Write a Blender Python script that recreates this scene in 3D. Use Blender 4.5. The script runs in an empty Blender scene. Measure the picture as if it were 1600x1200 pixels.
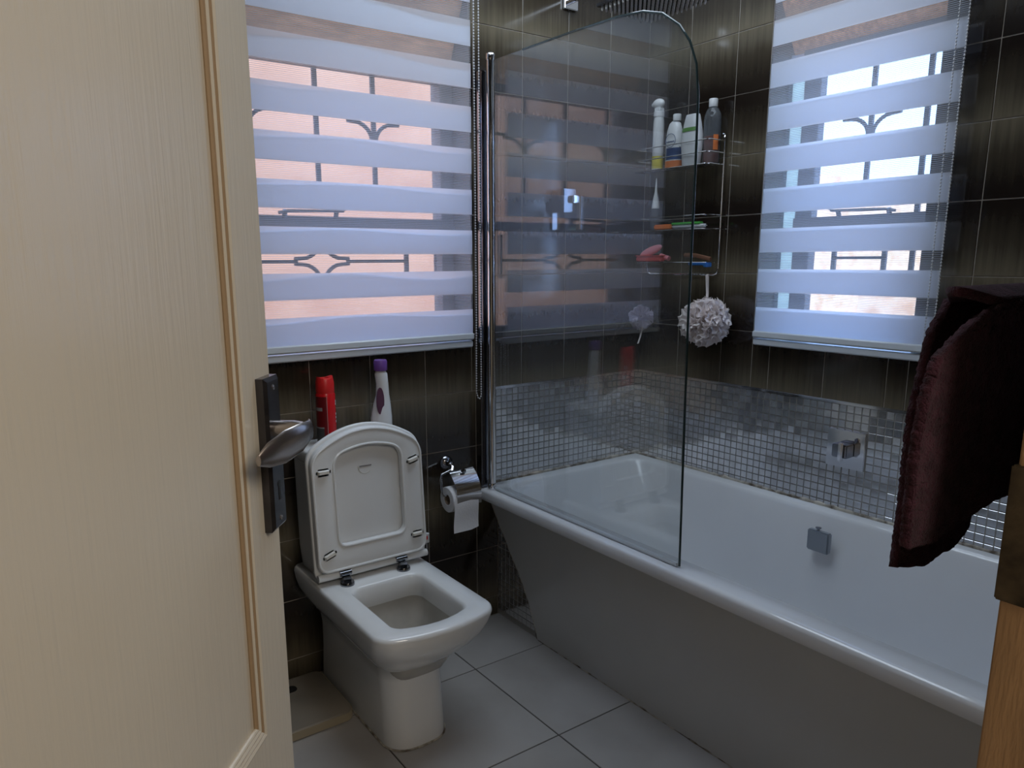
import bpy, bmesh, math, random
from mathutils import Vector, Matrix, noise
PI = math.pi
R = random.Random(7)
SC = bpy.context.scene
COL = SC.collection

# ------------------------------------------------------------------ camera
CAM = Vector((-2.21782, -2.11840, 1.30849))
YAW, PITCH, ROLL, FPX = 0.605428, -0.199020, -0.005686, 1160.65
cd = bpy.data.cameras.new('camera'); cam = bpy.data.objects.new('camera', cd); COL.objects.link(cam)
fw = Vector((math.sin(YAW)*math.cos(PITCH), math.cos(YAW)*math.cos(PITCH), math.sin(PITCH)))
rt = Vector((math.cos(YAW), -math.sin(YAW), 0)); up = rt.cross(fw)
r2 = rt*math.cos(ROLL)+up*math.sin(ROLL); u2 = -rt*math.sin(ROLL)+up*math.cos(ROLL)
m = Matrix((r2, u2, -fw)).transposed().to_4x4(); m.translation = CAM
cam.matrix_world = m
cd.sensor_width = 36; cd.sensor_fit = 'HORIZONTAL'; cd.lens = FPX*36/1600
cd.shift_x = (800-761.324)/1600; cd.shift_y = (640.394-600)/1600
cd.clip_start = 0.02; cd.clip_end = 200
SC.camera = cam

# ------------------------------------------------------------------ light and exposure
SC.view_settings.view_transform = 'Standard'; SC.view_settings.look = 'None'
SC.view_settings.gamma = 1; SC.view_settings.use_curve_mapping = False
SC.view_settings.exposure = 0.13
w = bpy.data.worlds.new('sky'); SC.world = w; w.use_nodes = True
bgn = w.node_tree.nodes['Background']
bgn.inputs[0].default_value = (0.36, 0.54, 0.98, 1); bgn.inputs[1].default_value = 4.2
sd = bpy.data.lights.new('sun', 'SUN'); sd.energy = 4.5; sd.angle = 0.01; sd.color = (1, .9, .75)
sun = bpy.data.objects.new('sun', sd); COL.objects.link(sun)
sun.rotation_euler = Vector((-.35, -.7, .95)).to_track_quat('Z', 'Y').to_euler(); sun.location = (0, 0, 6)
def area(name, loc, to, sx, sy, power, col):
    d = bpy.data.lights.new(name, 'AREA'); d.shape = 'RECTANGLE'; d.size = sx; d.size_y = sy
    d.energy = power; d.color = col
    o = bpy.data.objects.new(name, d); COL.objects.link(o); o.location = loc
    o.rotation_euler = (Vector(to)-Vector(loc)).to_track_quat('-Z', 'Y').to_euler()
    return o
area('hall_fill', (-1.65, -3.1, 2.25), (-1.9, -1.8, 1.0), .8, .8, 19, (1, .90, .78))  # added soft fill from the hall side, lifts the door and room fronts
area('bathroom_fill', (-.85, -.55, 2.47), (-.85, -.55, 0), 1.3, .9, 15.5, (.74, .86, 1))  # added overhead fill, no fitting here; lifts the bath and toilet

# ------------------------------------------------------------------ materials
def lin(c):
    return tuple(((v/255)/12.92 if v/255 <= .04045 else ((v/255+.055)/1.055)**2.4) for v in c)
def newmat(name):
    mt = bpy.data.materials.new(name); mt.use_nodes = True
    return mt, mt.node_tree, mt.node_tree.nodes['Principled BSDF']
def mat(name, col, rough=.5, metal=0, bump=0, bscale=60, var=0, vscale=8, coat=0, spec=.5, sheen=0, stretch=None):
    mt, nt, b = newmat(name)
    b.inputs['Base Color'].default_value = (*col, 1); b.inputs['Roughness'].default_value = rough
    b.inputs['Metallic'].default_value = metal; b.inputs['Coat Weight'].default_value = coat
    b.inputs['Specular IOR Level'].default_value = spec; b.inputs['Sheen Weight'].default_value = sheen
    tc = nt.nodes.new('ShaderNodeTexCoord'); mp = nt.nodes.new('ShaderNodeMapping')
    nt.links.new(tc.outputs['Object'], mp.inputs[0])
    if stretch: mp.inputs['Scale'].default_value = stretch
    if var:
        n = nt.nodes.new('ShaderNodeTexNoise'); n.inputs['Scale'].default_value = vscale; n.inputs['Detail'].default_value = 4
        nt.links.new(mp.outputs[0], n.inputs['Vector'])
        r = nt.nodes.new('ShaderNodeValToRGB')
        r.color_ramp.elements[0].position = .35; r.color_ramp.elements[1].position = .65
        r.color_ramp.elements[0].color = (*[max(0, c*(1-var)) for c in col], 1)
        r.color_ramp.elements[1].color = (*[min(1, c*(1+var*.6)) for c in col], 1)
        nt.links.new(n.outputs[0], r.inputs[0]); nt.links.new(r.outputs[0], b.inputs['Base Color'])
    if bump:
        n = nt.nodes.new('ShaderNodeTexNoise'); n.inputs['Scale'].default_value = bscale; n.inputs['Detail'].default_value = 3
        nt.links.new(mp.outputs[0], n.inputs['Vector'])
        bp = nt.nodes.new('ShaderNodeBump'); bp.inputs['Strength'].default_value = bump; bp.inputs['Distance'].default_value = .004
        nt.links.new(n.outputs[0], bp.inputs['Height']); nt.links.new(bp.outputs[0], b.inputs['Normal'])
    return mt

ZM, TH, TW = .8631, .1974, .2   # top of mosaic, wall tile height and width
def tile_material():
    mt, nt, b = newmat('brown_glazed_tile')
    N, L = nt.nodes, nt.links
    g = N.new('ShaderNodeNewGeometry'); sp = N.new('ShaderNodeSeparateXYZ'); L.new(g.outputs['Position'], sp.inputs[0])
    # bands of olive alternate with dark brown every second course
    m1 = N.new('ShaderNodeMath'); m1.operation = 'SUBTRACT'; m1.inputs[1].default_value = ZM; L.new(sp.outputs[2], m1.inputs[0])
    m2 = N.new('ShaderNodeMath'); m2.operation = 'PINGPONG'; m2.inputs[1].default_value = TH; L.new(m1.outputs[0], m2.inputs[0])
    m3 = N.new('ShaderNodeMath'); m3.operation = 'DIVIDE'; m3.inputs[1].default_value = TH; L.new(m2.outputs[0], m3.inputs[0])
    mp = N.new('ShaderNodeMapping'); mp.inputs['Scale'].default_value = (1, 1, .035); L.new(g.outputs['Position'], mp.inputs[0])
    oi = N.new('ShaderNodeObjectInfo'); ad = N.new('ShaderNodeVectorMath'); ad.operation = 'ADD'
    L.new(mp.outputs[0], ad.inputs[0]); L.new(oi.outputs['Random'], ad.inputs[1])
    n = N.new('ShaderNodeTexNoise'); n.inputs['Scale'].default_value = 90; n.inputs['Detail'].default_value = 3; L.new(ad.outputs[0], n.inputs['Vector'])
    ns = N.new('ShaderNodeMapRange'); ns.inputs[1].default_value = .3; ns.inputs[2].default_value = .7
    ns.inputs[3].default_value = -.09; ns.inputs[4].default_value = .09; L.new(n.outputs[0], ns.inputs[0])
    a = N.new('ShaderNodeMath'); a.operation = 'ADD'; L.new(m3.outputs[0], a.inputs[0]); L.new(ns.outputs[0], a.inputs[1])
    r = N.new('ShaderNodeValToRGB'); e = r.color_ramp.elements
    e[0].position = 0; e[0].color = (.135, .113, .076, 1); e[1].position = .85; e[1].color = (.014, .0095, .0075, 1)
    k = e.new(.40); k.color = (.050, .040, .027, 1)
    L.new(a.outputs[0], r.inputs[0]); L.new(r.outputs[0], b.inputs['Base Color'])
    rr = N.new('ShaderNodeMapRange'); rr.inputs[3].default_value = .05; rr.inputs[4].default_value = .18
    L.new(n.outputs[0], rr.inputs[0]); L.new(rr.outputs[0], b.inputs['Roughness'])
    n2 = N.new('ShaderNodeTexNoise'); n2.inputs['Scale'].default_value = 9; L.new(ad.outputs[0], n2.inputs['Vector'])
    bp = N.new('ShaderNodeBump'); bp.inputs['Strength'].default_value = .12; bp.inputs['Distance'].default_value = .004
    L.new(n2.outputs[0], bp.inputs['Height']); L.new(bp.outputs[0], b.inputs['Normal'])
    b.inputs['Specular IOR Level'].default_value = .6
    return mt
def grid_tile_material():
    mt, nt, b = newmat('plain_brown_tile_wall')
    N, L = nt.nodes, nt.links
    tc = N.new('ShaderNodeTexCoord'); br = N.new('ShaderNodeTexBrick'); mp = N.new('ShaderNodeMapping')
    L.new(tc.outputs['Object'], mp.inputs[0]); L.new(mp.outputs[0], br.inputs[0])
    mp.inputs['Rotation'].default_value = (PI/2, 0, 0)
    br.offset = 0; br.inputs['Scale'].default_value = 1; br.inputs['Brick Width'].default_value = .2; br.inputs['Row Height'].default_value = .2
    br.inputs['Mortar Size'].default_value = .003
    br.inputs['Color1'].default_value = (.03, .022, .015, 1); br.inputs['Color2'].default_value = (.05, .04, .025, 1)
    br.inputs['Mortar'].default_value = (.25, .23, .2, 1)
    L.new(br.outputs[0], b.inputs['Base Color']); b.inputs['Roughness'].default_value = .2
    return mt
def glass_material(name, tint, ior=1.5, rough=0, extra=0):
    mt = bpy.data.materials.new(name); mt.use_nodes = True; nt = mt.node_tree; nt.nodes.clear()
    N, L = nt.nodes, nt.links
    o = N.new('ShaderNodeOutputMaterial'); t = N.new('ShaderNodeBsdfTransparent'); t.inputs[0].default_value = (*tint, 1)
    g = N.new('ShaderNodeBsdfGlossy'); g.inputs['Roughness'].default_value = rough
    ge = N.new('ShaderNodeNewGeometry'); dt = N.new('ShaderNodeVectorMath'); dt.operation = 'DOT_PRODUCT'
    L.new(ge.outputs['Normal'], dt.inputs[0]); L.new(ge.outputs['Incoming'], dt.inputs[1])
    ab = N.new('ShaderNodeMath'); ab.operation = 'ABSOLUTE'; L.new(dt.outputs['Value'], ab.inputs[0])
    iv = N.new('ShaderNodeMath'); iv.operation = 'SUBTRACT'; iv.inputs[0].default_value = 1; L.new(ab.outputs[0], iv.inputs[1])
    pw = N.new('ShaderNodeMath'); pw.operation = 'POWER'; pw.inputs[1].default_value = 5; L.new(iv.outputs[0], pw.inputs[0])
    f0 = ((ior-1)/(ior+1))**2
    f = N.new('ShaderNodeMapRange'); f.inputs[3].default_value = f0; f.inputs[4].default_value = 1; L.new(pw.outputs[0], f.inputs[0])
    mx = N.new('ShaderNodeMixShader')
    L.new(f.outputs[0], mx.inputs[0]); L.new(t.outputs[0], mx.inputs[1]); L.new(g.outputs[0], mx.inputs[2])
    last = mx
    if extra:   # thin film of lime on the glass
        d = N.new('ShaderNodeBsdfDiffuse'); d.inputs[0].default_value = (.7, .75, .8, 1)
        n = N.new('ShaderNodeTexNoise'); n.inputs['Scale'].default_value = 3; n.inputs['Detail'].default_value = 5
        mr = N.new('ShaderNodeMapRange'); mr.inputs[3].default_value = 0; mr.inputs[4].default_value = extra
        L.new(n.outputs[0], mr.inputs[0])
        m2 = N.new('ShaderNodeMixShader'); L.new(mr.outputs[0], m2.inputs[0]); L.new(mx.outputs[0], m2.inputs[1]); L.new(d.outputs[0], m2.inputs[2]); last = m2
    L.new(last.outputs[0], o.inputs[0])
    return mt
def fabric_material(name, col, trans):
    mt = bpy.data.materials.new(name); mt.use_nodes = True; nt = mt.node_tree; nt.nodes.clear()
    N, L = nt.nodes, nt.links
    o = N.new('ShaderNodeOutputMaterial'); d = N.new('ShaderNodeBsdfDiffuse'); t = N.new('ShaderNodeBsdfTranslucent')
    d.inputs[0].default_value = (*col, 1); t.inputs[0].default_value = (*col, 1)
    n = N.new('ShaderNodeTexNoise'); n.inputs['Scale'].default_value = 900
    bp = N.new('ShaderNodeBump'); bp.inputs['Strength'].default_value = .1; bp.inputs['Distance'].default_value = .001
    L.new(n.outputs[0], bp.inputs['Height']); L.new(bp.outputs[0], d.inputs['Normal'])
    mx = N.new('ShaderNodeMixShader'); mx.inputs[0].default_value = trans
    L.new(d.outputs[0], mx.inputs[1]); L.new(t.outputs[0], mx.inputs[2]); L.new(mx.outputs[0], o.inputs[0])
    return mt
def sheer_material(name, period, cover):
    mt = bpy.data.materials.new(name); mt.use_nodes = True; nt = mt.node_tree; nt.nodes.clear()
    N, L = nt.nodes, nt.links
    o = N.new('ShaderNodeOutputMaterial'); tr = N.new('ShaderNodeBsdfTransparent')
    d = N.new('ShaderNodeBsdfDiffuse'); t = N.new('ShaderNodeBsdfTranslucent')
    for x in (d, t): x.inputs[0].default_value = (.72, .76, .84, 1)
    mx = N.new('ShaderNodeMixShader'); mx.inputs[0].default_value = .5
    L.new(d.outputs[0], mx.inputs[1]); L.new(t.outputs[0], mx.inputs[2])
    g = N.new('ShaderNodeNewGeometry'); sp = N.new('ShaderNodeSeparateXYZ'); L.new(g.outputs['Position'], sp.inputs[0])
    a = N.new('ShaderNodeMath'); a.operation = 'DIVIDE'; a.inputs[1].default_value = period; L.new(sp.outputs[2], a.inputs[0])
    fr = N.new('ShaderNodeMath'); fr.operation = 'FRACT'; L.new(a.outputs[0], fr.inputs[0])
    lt = N.new('ShaderNodeMath'); lt.operation = 'LESS_THAN'; lt.inputs[1].default_value = cover; L.new(fr.outputs[0], lt.inputs[0])
    mr = N.new('ShaderNodeMapRange'); mr.inputs[3].default_value = .06; mr.inputs[4].default_value = .42; L.new(lt.outputs[0], mr.inputs[0])
    m2 = N.new('ShaderNodeMixShader'); L.new(mr.outputs[0], m2.inputs[0]); L.new(tr.outputs[0], m2.inputs[1]); L.new(mx.outputs[0], m2.inputs[2])
    L.new(m2.outputs[0], o.inputs[0])
    return mt
def speckle_material(name, c1, c2, scale, rough=.8):
    mt, nt, b = newmat(name); N, L = nt.nodes, nt.links
    tc = N.new('ShaderNodeTexCoord'); n = N.new('ShaderNodeTexNoise'); n.inputs['Scale'].default_value = scale; n.inputs['Detail'].default_value = 6
    L.new(tc.outputs['Object'], n.inputs['Vector'])
    r = N.new('ShaderNodeValToRGB'); r.color_ramp.elements[0].position = .38; r.color_ramp.elements[1].position = .6
    r.color_ramp.elements[0].color = (*c1, 1); r.color_ramp.elements[1].color = (*c2, 1)
    L.new(n.outputs[0], r.inputs[0]); L.new(r.outputs[0], b.inputs['Base Color']); b.inputs['Roughness'].default_value = rough
    return mt

M = {}
M['tile'] = tile_material()
M['gridtile'] = grid_tile_material()
M['grout'] = mat('pale_grout', (.38, .34, .29), .8, var=.2, vscale=20)
M['mgrout'] = mat('mosaic_grout', (.33, .32, .30), .8)
M['mosaic'] = mat('mirror_mosaic', (.76, .76, .78), .11, metal=.93, var=.12, vscale=30)
M['chrome'] = mat('chrome', (.78, .78, .80), .07, metal=1)
M['dchrome'] = mat('dark_chrome', (.30, .31, .34), .12, metal=1)
M['ceramic'] = mat('white_ceramic', (.78, .79, .79), .08, coat=.3, var=.02)
M['bowl'] = mat('grey_bowl_ceramic', (.50, .48, .44), .15, var=.15, vscale=9)  # greyer, mottled ceramic for the lower basin
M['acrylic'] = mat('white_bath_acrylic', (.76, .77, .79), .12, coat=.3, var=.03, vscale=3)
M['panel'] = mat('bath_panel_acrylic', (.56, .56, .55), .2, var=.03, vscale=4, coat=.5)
M['plastic'] = mat('white_seat_plastic', (.76, .77, .77), .22, var=.02)
M['bumper'] = mat('rubber_bumper', (.74, .73, .68), .45)
M['floortile'] = speckle_material('pale_floor_tile', (.37, .35, .33), (.43, .41, .39), 3, .25)
M['fgrout'] = mat('dark_floor_grout', (.07, .062, .055), .9)
M['ceiling'] = mat('white_ceiling_paint', (.75, .73, .70), .8)
M['paint'] = mat('cream_wall_paint', (.62, .56, .46), .7)
M['seal'] = speckle_material('aged_sealant', (.10, .075, .05), (.55, .51, .44), 26, .7)
M['frame'] = mat('window_frame_paint', (.16, .17, .19), .4)
M['bars'] = mat('burglar_bar_paint', (.10, .11, .13), .5)
M['pane'] = glass_material('window_pane_glass', (.96, .98, .97))
M['frost'] = fabric_material('frosted_green_glass', (.80, .92, .86), .8)
M['screen'] = glass_material('shower_screen_glass', (.97, .985, .985), ior=1.85, extra=.06)
M['fabric'] = fabric_material('blind_fabric', (.88, .91, .97), .72)
M['fabric2'] = fabric_material('blind_back_fabric', (.80, .84, .93), .50)
M['sheer'] = sheer_material('blind_sheer_threads', .0048, .42)
M['sheer2'] = sheer_material('blind_sheer_threads_back', .0052, .36)
M['rail'] = mat('white_blind_rail', (.62, .66, .70), .35)
M['bead'] = mat('bead_chain_plastic', (.62, .62, .64), .3)
M['reveal'] = mat('window_reveal_plaster', (.22, .21, .21), .5, var=.1)
M['soffit'] = mat('orange_soffit_plaster', (.85, .50, .30), .8, var=.25, vscale=14, stretch=(1, 6, 6))
M['pink'] = speckle_material('pink_plaster', (.47, .25, .16), (.54, .315, .21), 2.2)
M['orangew'] = speckle_material('orange_brick_wall', (.62, .40, .25), (.80, .62, .45), 7)
M['ground'] = speckle_material('sunlit_paving', (.55, .45, .36), (.68, .58, .48), 5)
M['unseen_roof'] = mat('roof_board', (.4, .36, .32), .8)
M['wood'] = mat('bare_jamb_wood', (.40, .235, .11), .55, var=.25, vscale=6, stretch=(4, 4, .6), bump=.3)
M['strike'] = mat('aged_brass', (.085, .062, .036), .5, metal=.6, var=.6, vscale=26, bump=.3)
M['dplate'] = mat('dark_nickel', (.085, .08, .085), .22, metal=.85, var=.3, vscale=20)
M['lever'] = mat('brushed_nickel', (.50, .45, .42), .24, metal=.95, var=.1)
M['black'] = mat('black_plastic', (.012, .012, .012), .5)
M['red'] = mat('red_can_paint', (.62, .012, .016), .25)
M['redcap'] = mat('red_cap_plastic', (.66, .02, .02), .35)
M['white'] = mat('white_plastic', (.72, .73, .74), .3)
M['purple'] = mat('purple_cap', (.17, .07, .33), .35)
M['plum'] = mat('plum_label', (.10, .035, .07), .4)
M['greylabel'] = mat('grey_label', (.30, .29, .30), .4)
M['paper'] = mat('toilet_paper', (.80, .80, .82), .9, bump=.25, bscale=220)
M['card'] = mat('cardboard_core', (.30, .24, .19), .9)
M['green'] = mat('green_label', (.10, .26, .05), .4)
M['blue'] = mat('blue_label', (.025, .06, .17), .35)
M['yellow'] = mat('yellow_label', (.65, .55, .06), .4)
M['orange'] = mat('orange_plastic', (.70, .20, .06), .35)
M['amber'] = mat('amber_liquid', (.20, .035, .012), .12)
M['clear'] = glass_material('clear_bottle_plastic', (.62, .66, .72), ior=1.45, rough=.08, extra=.2)
M['pinkp'] = mat('pink_plastic', (.75, .25, .28), .4)
M['redp'] = mat('coral_red_plastic', (.62, .09, .08), .45)
M['brown'] = mat('brown_wood', (.20, .09, .05), .6)
M['bluep'] = mat('blue_plastic', (.03, .14, .40), .3)
M['lime'] = mat('green_plastic', (.09, .42, .08), .35)
M['puff'] = fabric_material('white_mesh_sponge', (.93, .86, .84), .25)
M['lilac'] = fabric_material('lilac_mesh_sponge', (.55, .50, .60), .35)
M['towel'] = mat('maroon_terry', (.050, .016, .026), .98, bump=1.0, bscale=420, sheen=.05, spec=.2, var=.35, vscale=60)
M['scale'] = mat('cream_laminate', (.24, .21, .17), .4, var=.06)
M['scaleedge'] = mat('cream_edge', (.33, .28, .195), .5)
def door_material():
    mt, nt, b = newmat('cream_gloss_door_paint'); N, L = nt.nodes, nt.links
    tc = N.new('ShaderNodeTexCoord'); mp = N.new('ShaderNodeMapping'); L.new(tc.outputs['Object'], mp.inputs[0])
    mp.inputs['Scale'].default_value = (1, 1, .05)
    n = N.new('ShaderNodeTexNoise'); n.inputs['Scale'].default_value = 150; n.inputs['Detail'].default_value = 4; n.inputs['Distortion'].default_value = .4
    L.new(mp.outputs[0], n.inputs['Vector'])
    n3 = N.new('ShaderNodeTexNoise'); n3.inputs['Scale'].default_value = 2.2; n3.inputs['Detail'].default_value = 2; L.new(tc.outputs['Object'], n3.inputs['Vector'])
    r = N.new('ShaderNodeValToRGB'); r.color_ramp.elements[0].color = (.58, .52, .42, 1); r.color_ramp.elements[1].color = (.68, .63, .53, 1)
    L.new(n3.outputs[0], r.inputs[0]); L.new(r.outputs[0], b.inputs['Base Color'])
    b.inputs['Roughness'].default_value = .24
    bp = N.new('ShaderNodeBump'); bp.inputs['Strength'].default_value = .38; bp.inputs['Distance'].default_value = .002
    L.new(n.outputs[0], bp.inputs['Height']); L.new(bp.outputs[0], b.inputs['Normal'])
    return mt
M['door'] = door_material()
M['groove'] = mat('groove_brown_reflection', (.34, .235, .135), .45)  # brown reflection of the door mouldings, put into the colour

# ------------------------------------------------------------------ helpers
def tag(o, label=None, cat=None, group=None, kind=None):
    if label: o['label'] = label
    if cat: o['category'] = cat
    if group: o['group'] = group
    if kind: o['kind'] = kind
    return o
def empty(name, loc=(0, 0, 0), rz=0):
    o = bpy.data.objects.new(name, None); COL.objects.link(o); o.location = loc; o.rotation_euler = (0, 0, rz)
    o.empty_display_size = .02
    return o
def smooth(me, ang=40):
    me.polygons.foreach_set('use_smooth', [True]*len(me.polygons))
    try: me.set_sharp_from_angle(angle=math.radians(ang))
    except Exception: pass
def link(name, me, parent=None, loc=(0, 0, 0), rot=(0, 0, 0)):
    o = bpy.data.objects.new(name, me); COL.objects.link(o); o.location = loc; o.rotation_euler = rot
    if parent: o.parent = parent
    return o
def from_bm(name, bm, mats, parent=None, loc=(0, 0, 0), rot=(0, 0, 0), ang=40, sm=True, origin=None):
    bmesh.ops.recalc_face_normals(bm, faces=bm.faces)
    if origin:
        bmesh.ops.translate(bm, verts=bm.verts, vec=-Vector(origin)); loc = origin
    me = bpy.data.meshes.new(name); bm.to_mesh(me); bm.free()
    for k in (mats if isinstance(mats, (list, tuple)) else [mats]): me.materials.append(k)
    if sm: smooth(me, ang)
    return link(name, me, parent, loc, rot)
def bx(bm, x0, x1, y0, y1, z0, z1, mi=0, bev=0, seg=2):
    t = bmesh.new()
    v = [t.verts.new(p) for p in [(x0,y0,z0),(x1,y0,z0),(x1,y1,z0),(x0,y1,z0),(x0,y0,z1),(x1,y0,z1),(x1,y1,z1),(x0,y1,z1)]]
    for f in [(0,3,2,1),(4,5,6,7),(0,1,5,4),(1,2,6,5),(2,3,7,6),(3,0,4,7)]: t.faces.new([v[i] for i in f])
    if bev: bmesh.ops.bevel(t, geom=t.edges[:], offset=bev, segments=seg, affect='EDGES')
    merge(bm, t, mi)
def merge(bm, t, mi=0, mtx=None):
    mp = {}
    for v in t.verts: mp[v] = bm.verts.new(mtx @ v.co if mtx else v.co)
    for f in t.faces:
        try: nf = bm.faces.new([mp[v] for v in f.verts]); nf.material_index = mi if mi else f.material_index
        except ValueError: pass
    t.free()
def box(name, x0, x1, y0, y1, z0, z1, mt, parent=None, bev=0, seg=2, origin=None):
    bm = bmesh.new(); bx(bm, x0, x1, y0, y1, z0, z1, 0, bev, seg)
    if origin is None and parent is None: origin = ((x0+x1)/2, (y0+y1)/2, z0)
    return from_bm(name, bm, mt, parent, origin=origin)
def rings(bm, rs, cap0=True, cap1=True, close=True, mi=0):
    vs = [[bm.verts.new(p) for p in r] for r in rs]; n = len(rs[0])
    for a, b in zip(vs, vs[1:]):
        for i in range(n if close else n-1):
            j = (i+1) % n
            f = bm.faces.new((a[i], a[j], b[j], b[i])); f.material_index = mi
    if cap0: bm.faces.new(vs[0]).material_index = mi
    if cap1: bm.faces.new(vs[-1]).material_index = mi
    return vs
def lathe(bm, prof, c=(0, 0, 0), axis='z', n=24, sx=1, sy=1, mi=0):
    rs = []
    for r, h in prof:
        ring = []
        for i in range(n):
            a = 2*PI*i/n; p = (r*math.cos(a)*sx, r*math.sin(a)*sy, h)
            if axis == 'y': p = (p[0], -p[2], p[1])
            elif axis == 'x': p = (-p[2], p[0], p[1])
            ring.append((p[0]+c[0], p[1]+c[1], p[2]+c[2]))
        rs.append(ring)
    rings(bm, rs, mi=mi)
def tube(bm, pts, r, n=8, closed=False, mi=0, flat=1):
    pts = [Vector(p) for p in pts]; N = len(pts); rs = []; prev = None
    for i, p in enumerate(pts):
        a = pts[(i-1) % N] if (closed or i > 0) else p; b = pts[(i+1) % N] if (closed or i < N-1) else p
        t = (b-a).normalized()
        if prev is None:
            q = Vector((0, 0, 1)) if abs(t.z) < .9 else Vector((1, 0, 0)); s = t.cross(q).normalized()
        else:
            s = (prev - t*prev.dot(t)); s = s.normalized() if s.length > 1e-6 else t.orthogonal().normalized()
        prev = s; u = t.cross(s)
        rs.append([p + (s*math.cos(2*PI*k/n)+u*math.sin(2*PI*k/n)*flat)*r for k in range(n)])
    if closed: rs.append(rs[0]); rings(bm, rs, False, False, mi=mi)
    else: rings(bm, rs, mi=mi)
def arc(c, r, a0, a1, n, plane='xz'):
    out = []
    for i in range(n+1):
        a = a0+(a1-a0)*i/n; u, v = r*math.cos(a), r*math.sin(a)
        out.append({'xz': (c[0]+u, c[1], c[2]+v), 'yz': (c[0], c[1]+u, c[2]+v), 'xy': (c[0]+u, c[1]+v, c[2])}[plane])
    return out
def rrect(x0, x1, y0, y1, r, z, n=6, bulge=0):
    """rounded rectangle ring; bulge pushes the -y side outwards"""
    out = []
    rs = r if isinstance(r, (tuple, list)) else (r,)*4
    for (cx_, cy_, a0, q) in ((x1, y1, 0, rs[0]), (x0, y1, PI/2, rs[1]), (x0, y0, PI, rs[2]), (x1, y0, 1.5*PI, rs[3])):
        ccx = cx_-q if cx_ == x1 else cx_+q; ccy = cy_-q if cy_ == y1 else cy_+q
        for i in range(n+1):
            a = a0+PI/2*i/n; out.append([ccx+q*math.cos(a), ccy+q*math.sin(a), z])
        # two points along the following side
        nxt = {0: ((x1+x0)/2, y1), 1: (x0, (y0+y1)/2), 2: ((x0+x1)/2, y0), 3: (x1, (y0+y1)/2)}[int(round(a0/(PI/2)))]
        pass
    # densify sides
    full = []
    for i, p in enumerate(out):
        full.append(p); q = out[(i+1) % len(out)]
        if (i+1) % (n+1) == 0:
            for k in (1/6, 2/6, 3/6, 4/6, 5/6): full.append([p[0]+(q[0]-p[0])*k, p[1]+(q[1]-p[1])*k, z])
    if bulge:
        mx, hw = (x0+x1)/2, (x1-x0)/2
        for p in full:
            t = max(0, min(1, ((y0+y1)/2-p[1])/((y1-y0)/2)))
            p[1] -= bulge*(1-((p[0]-mx)/hw)**2)*t*t
    return [tuple(p) for p in full]

# ------------------------------------------------------------------ shell
ZC = 2.5
def wall_with_hole(name, axis, a0, a1, z0, z1, h, th, depth0, mats):
    """wall slab; axis 'x': plane y=depth0.., runs in x. h=(ha0,ha1,hz0,hz1) hole"""
    bm = bmesh.new()
    def b(p0, p1, q0, q1):
        if axis == 'x': bx(bm, p0, p1, depth0, depth0+th, q0, q1)
        else: bx(bm, depth0, depth0+th, p0, p1, q0, q1)
    b(a0, h[0], z0, z1); b(h[1], a1, z0, z1); b(h[0], h[1], z0, h[2]); b(h[0], h[1], h[3], z1)
    bmesh.ops.recalc_face_normals(bm, faces=bm.faces)
    return bm
HA = (-1.585, -.816, 1.03, 2.14)     # opening, back wall  (x0,x1,z0,z1)
HB = (-1.06, -.532, 1.03, 2.14)      # opening, right wall (y0,y1,z0,z1)
bm = wall_with_hole('wall_back', 'x', -2.6, .25, -.05, ZC, HA, .24, .0012, None)
for f in bm.faces:
    c = f.calc_center_median()
    f.material_index = 0 if abs(f.normal.y) > .5 and c.y < .02 else (2 if c.y > .2 else 1)
wall_back = tag(from_bm('wall_back', bm, [M['grout'], M['reveal'], M['pink']], sm=False), kind='structure')
bm = wall_with_hole('wall_right', 'y', -1.97, .0012, -.05, ZC, HB, .24, .0012, None)
for f in bm.faces:
    c = f.calc_center_median()
    f.material_index = 0 if abs(f.normal.x) > .5 and c.x < .02 else (2 if c.x > .2 else 1)
wall_right = tag(from_bm('wall_right', bm, [M['grout'], M['reveal'], M['pink']], sm=False), kind='structure')
# sloping soffits at the head of each opening
def soffit(name, pts, axis, a0, a1, parent):
    bm = bmesh.new(); rs = []
    for a in (a0, a1): rs.append([((a, d, z) if axis == 'x' else (d, a, z)) for d, z in pts])
    rings(bm, rs); return from_bm(name, bm, M['soffit'], parent, sm=False)
soffit('soffit', [(.02, 2.139), (.235, 2.139), (.235, 1.93), (.125, 1.905)], 'x', HA[0]+.001, HA[1]-.001, wall_back)
soffit('soffit', [(.02, 2.139), (.235, 2.139), (.235, 2.0), (.125, 1.965)], 'y', HB[0]+.001, HB[1]-.001, wall_right)

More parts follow.
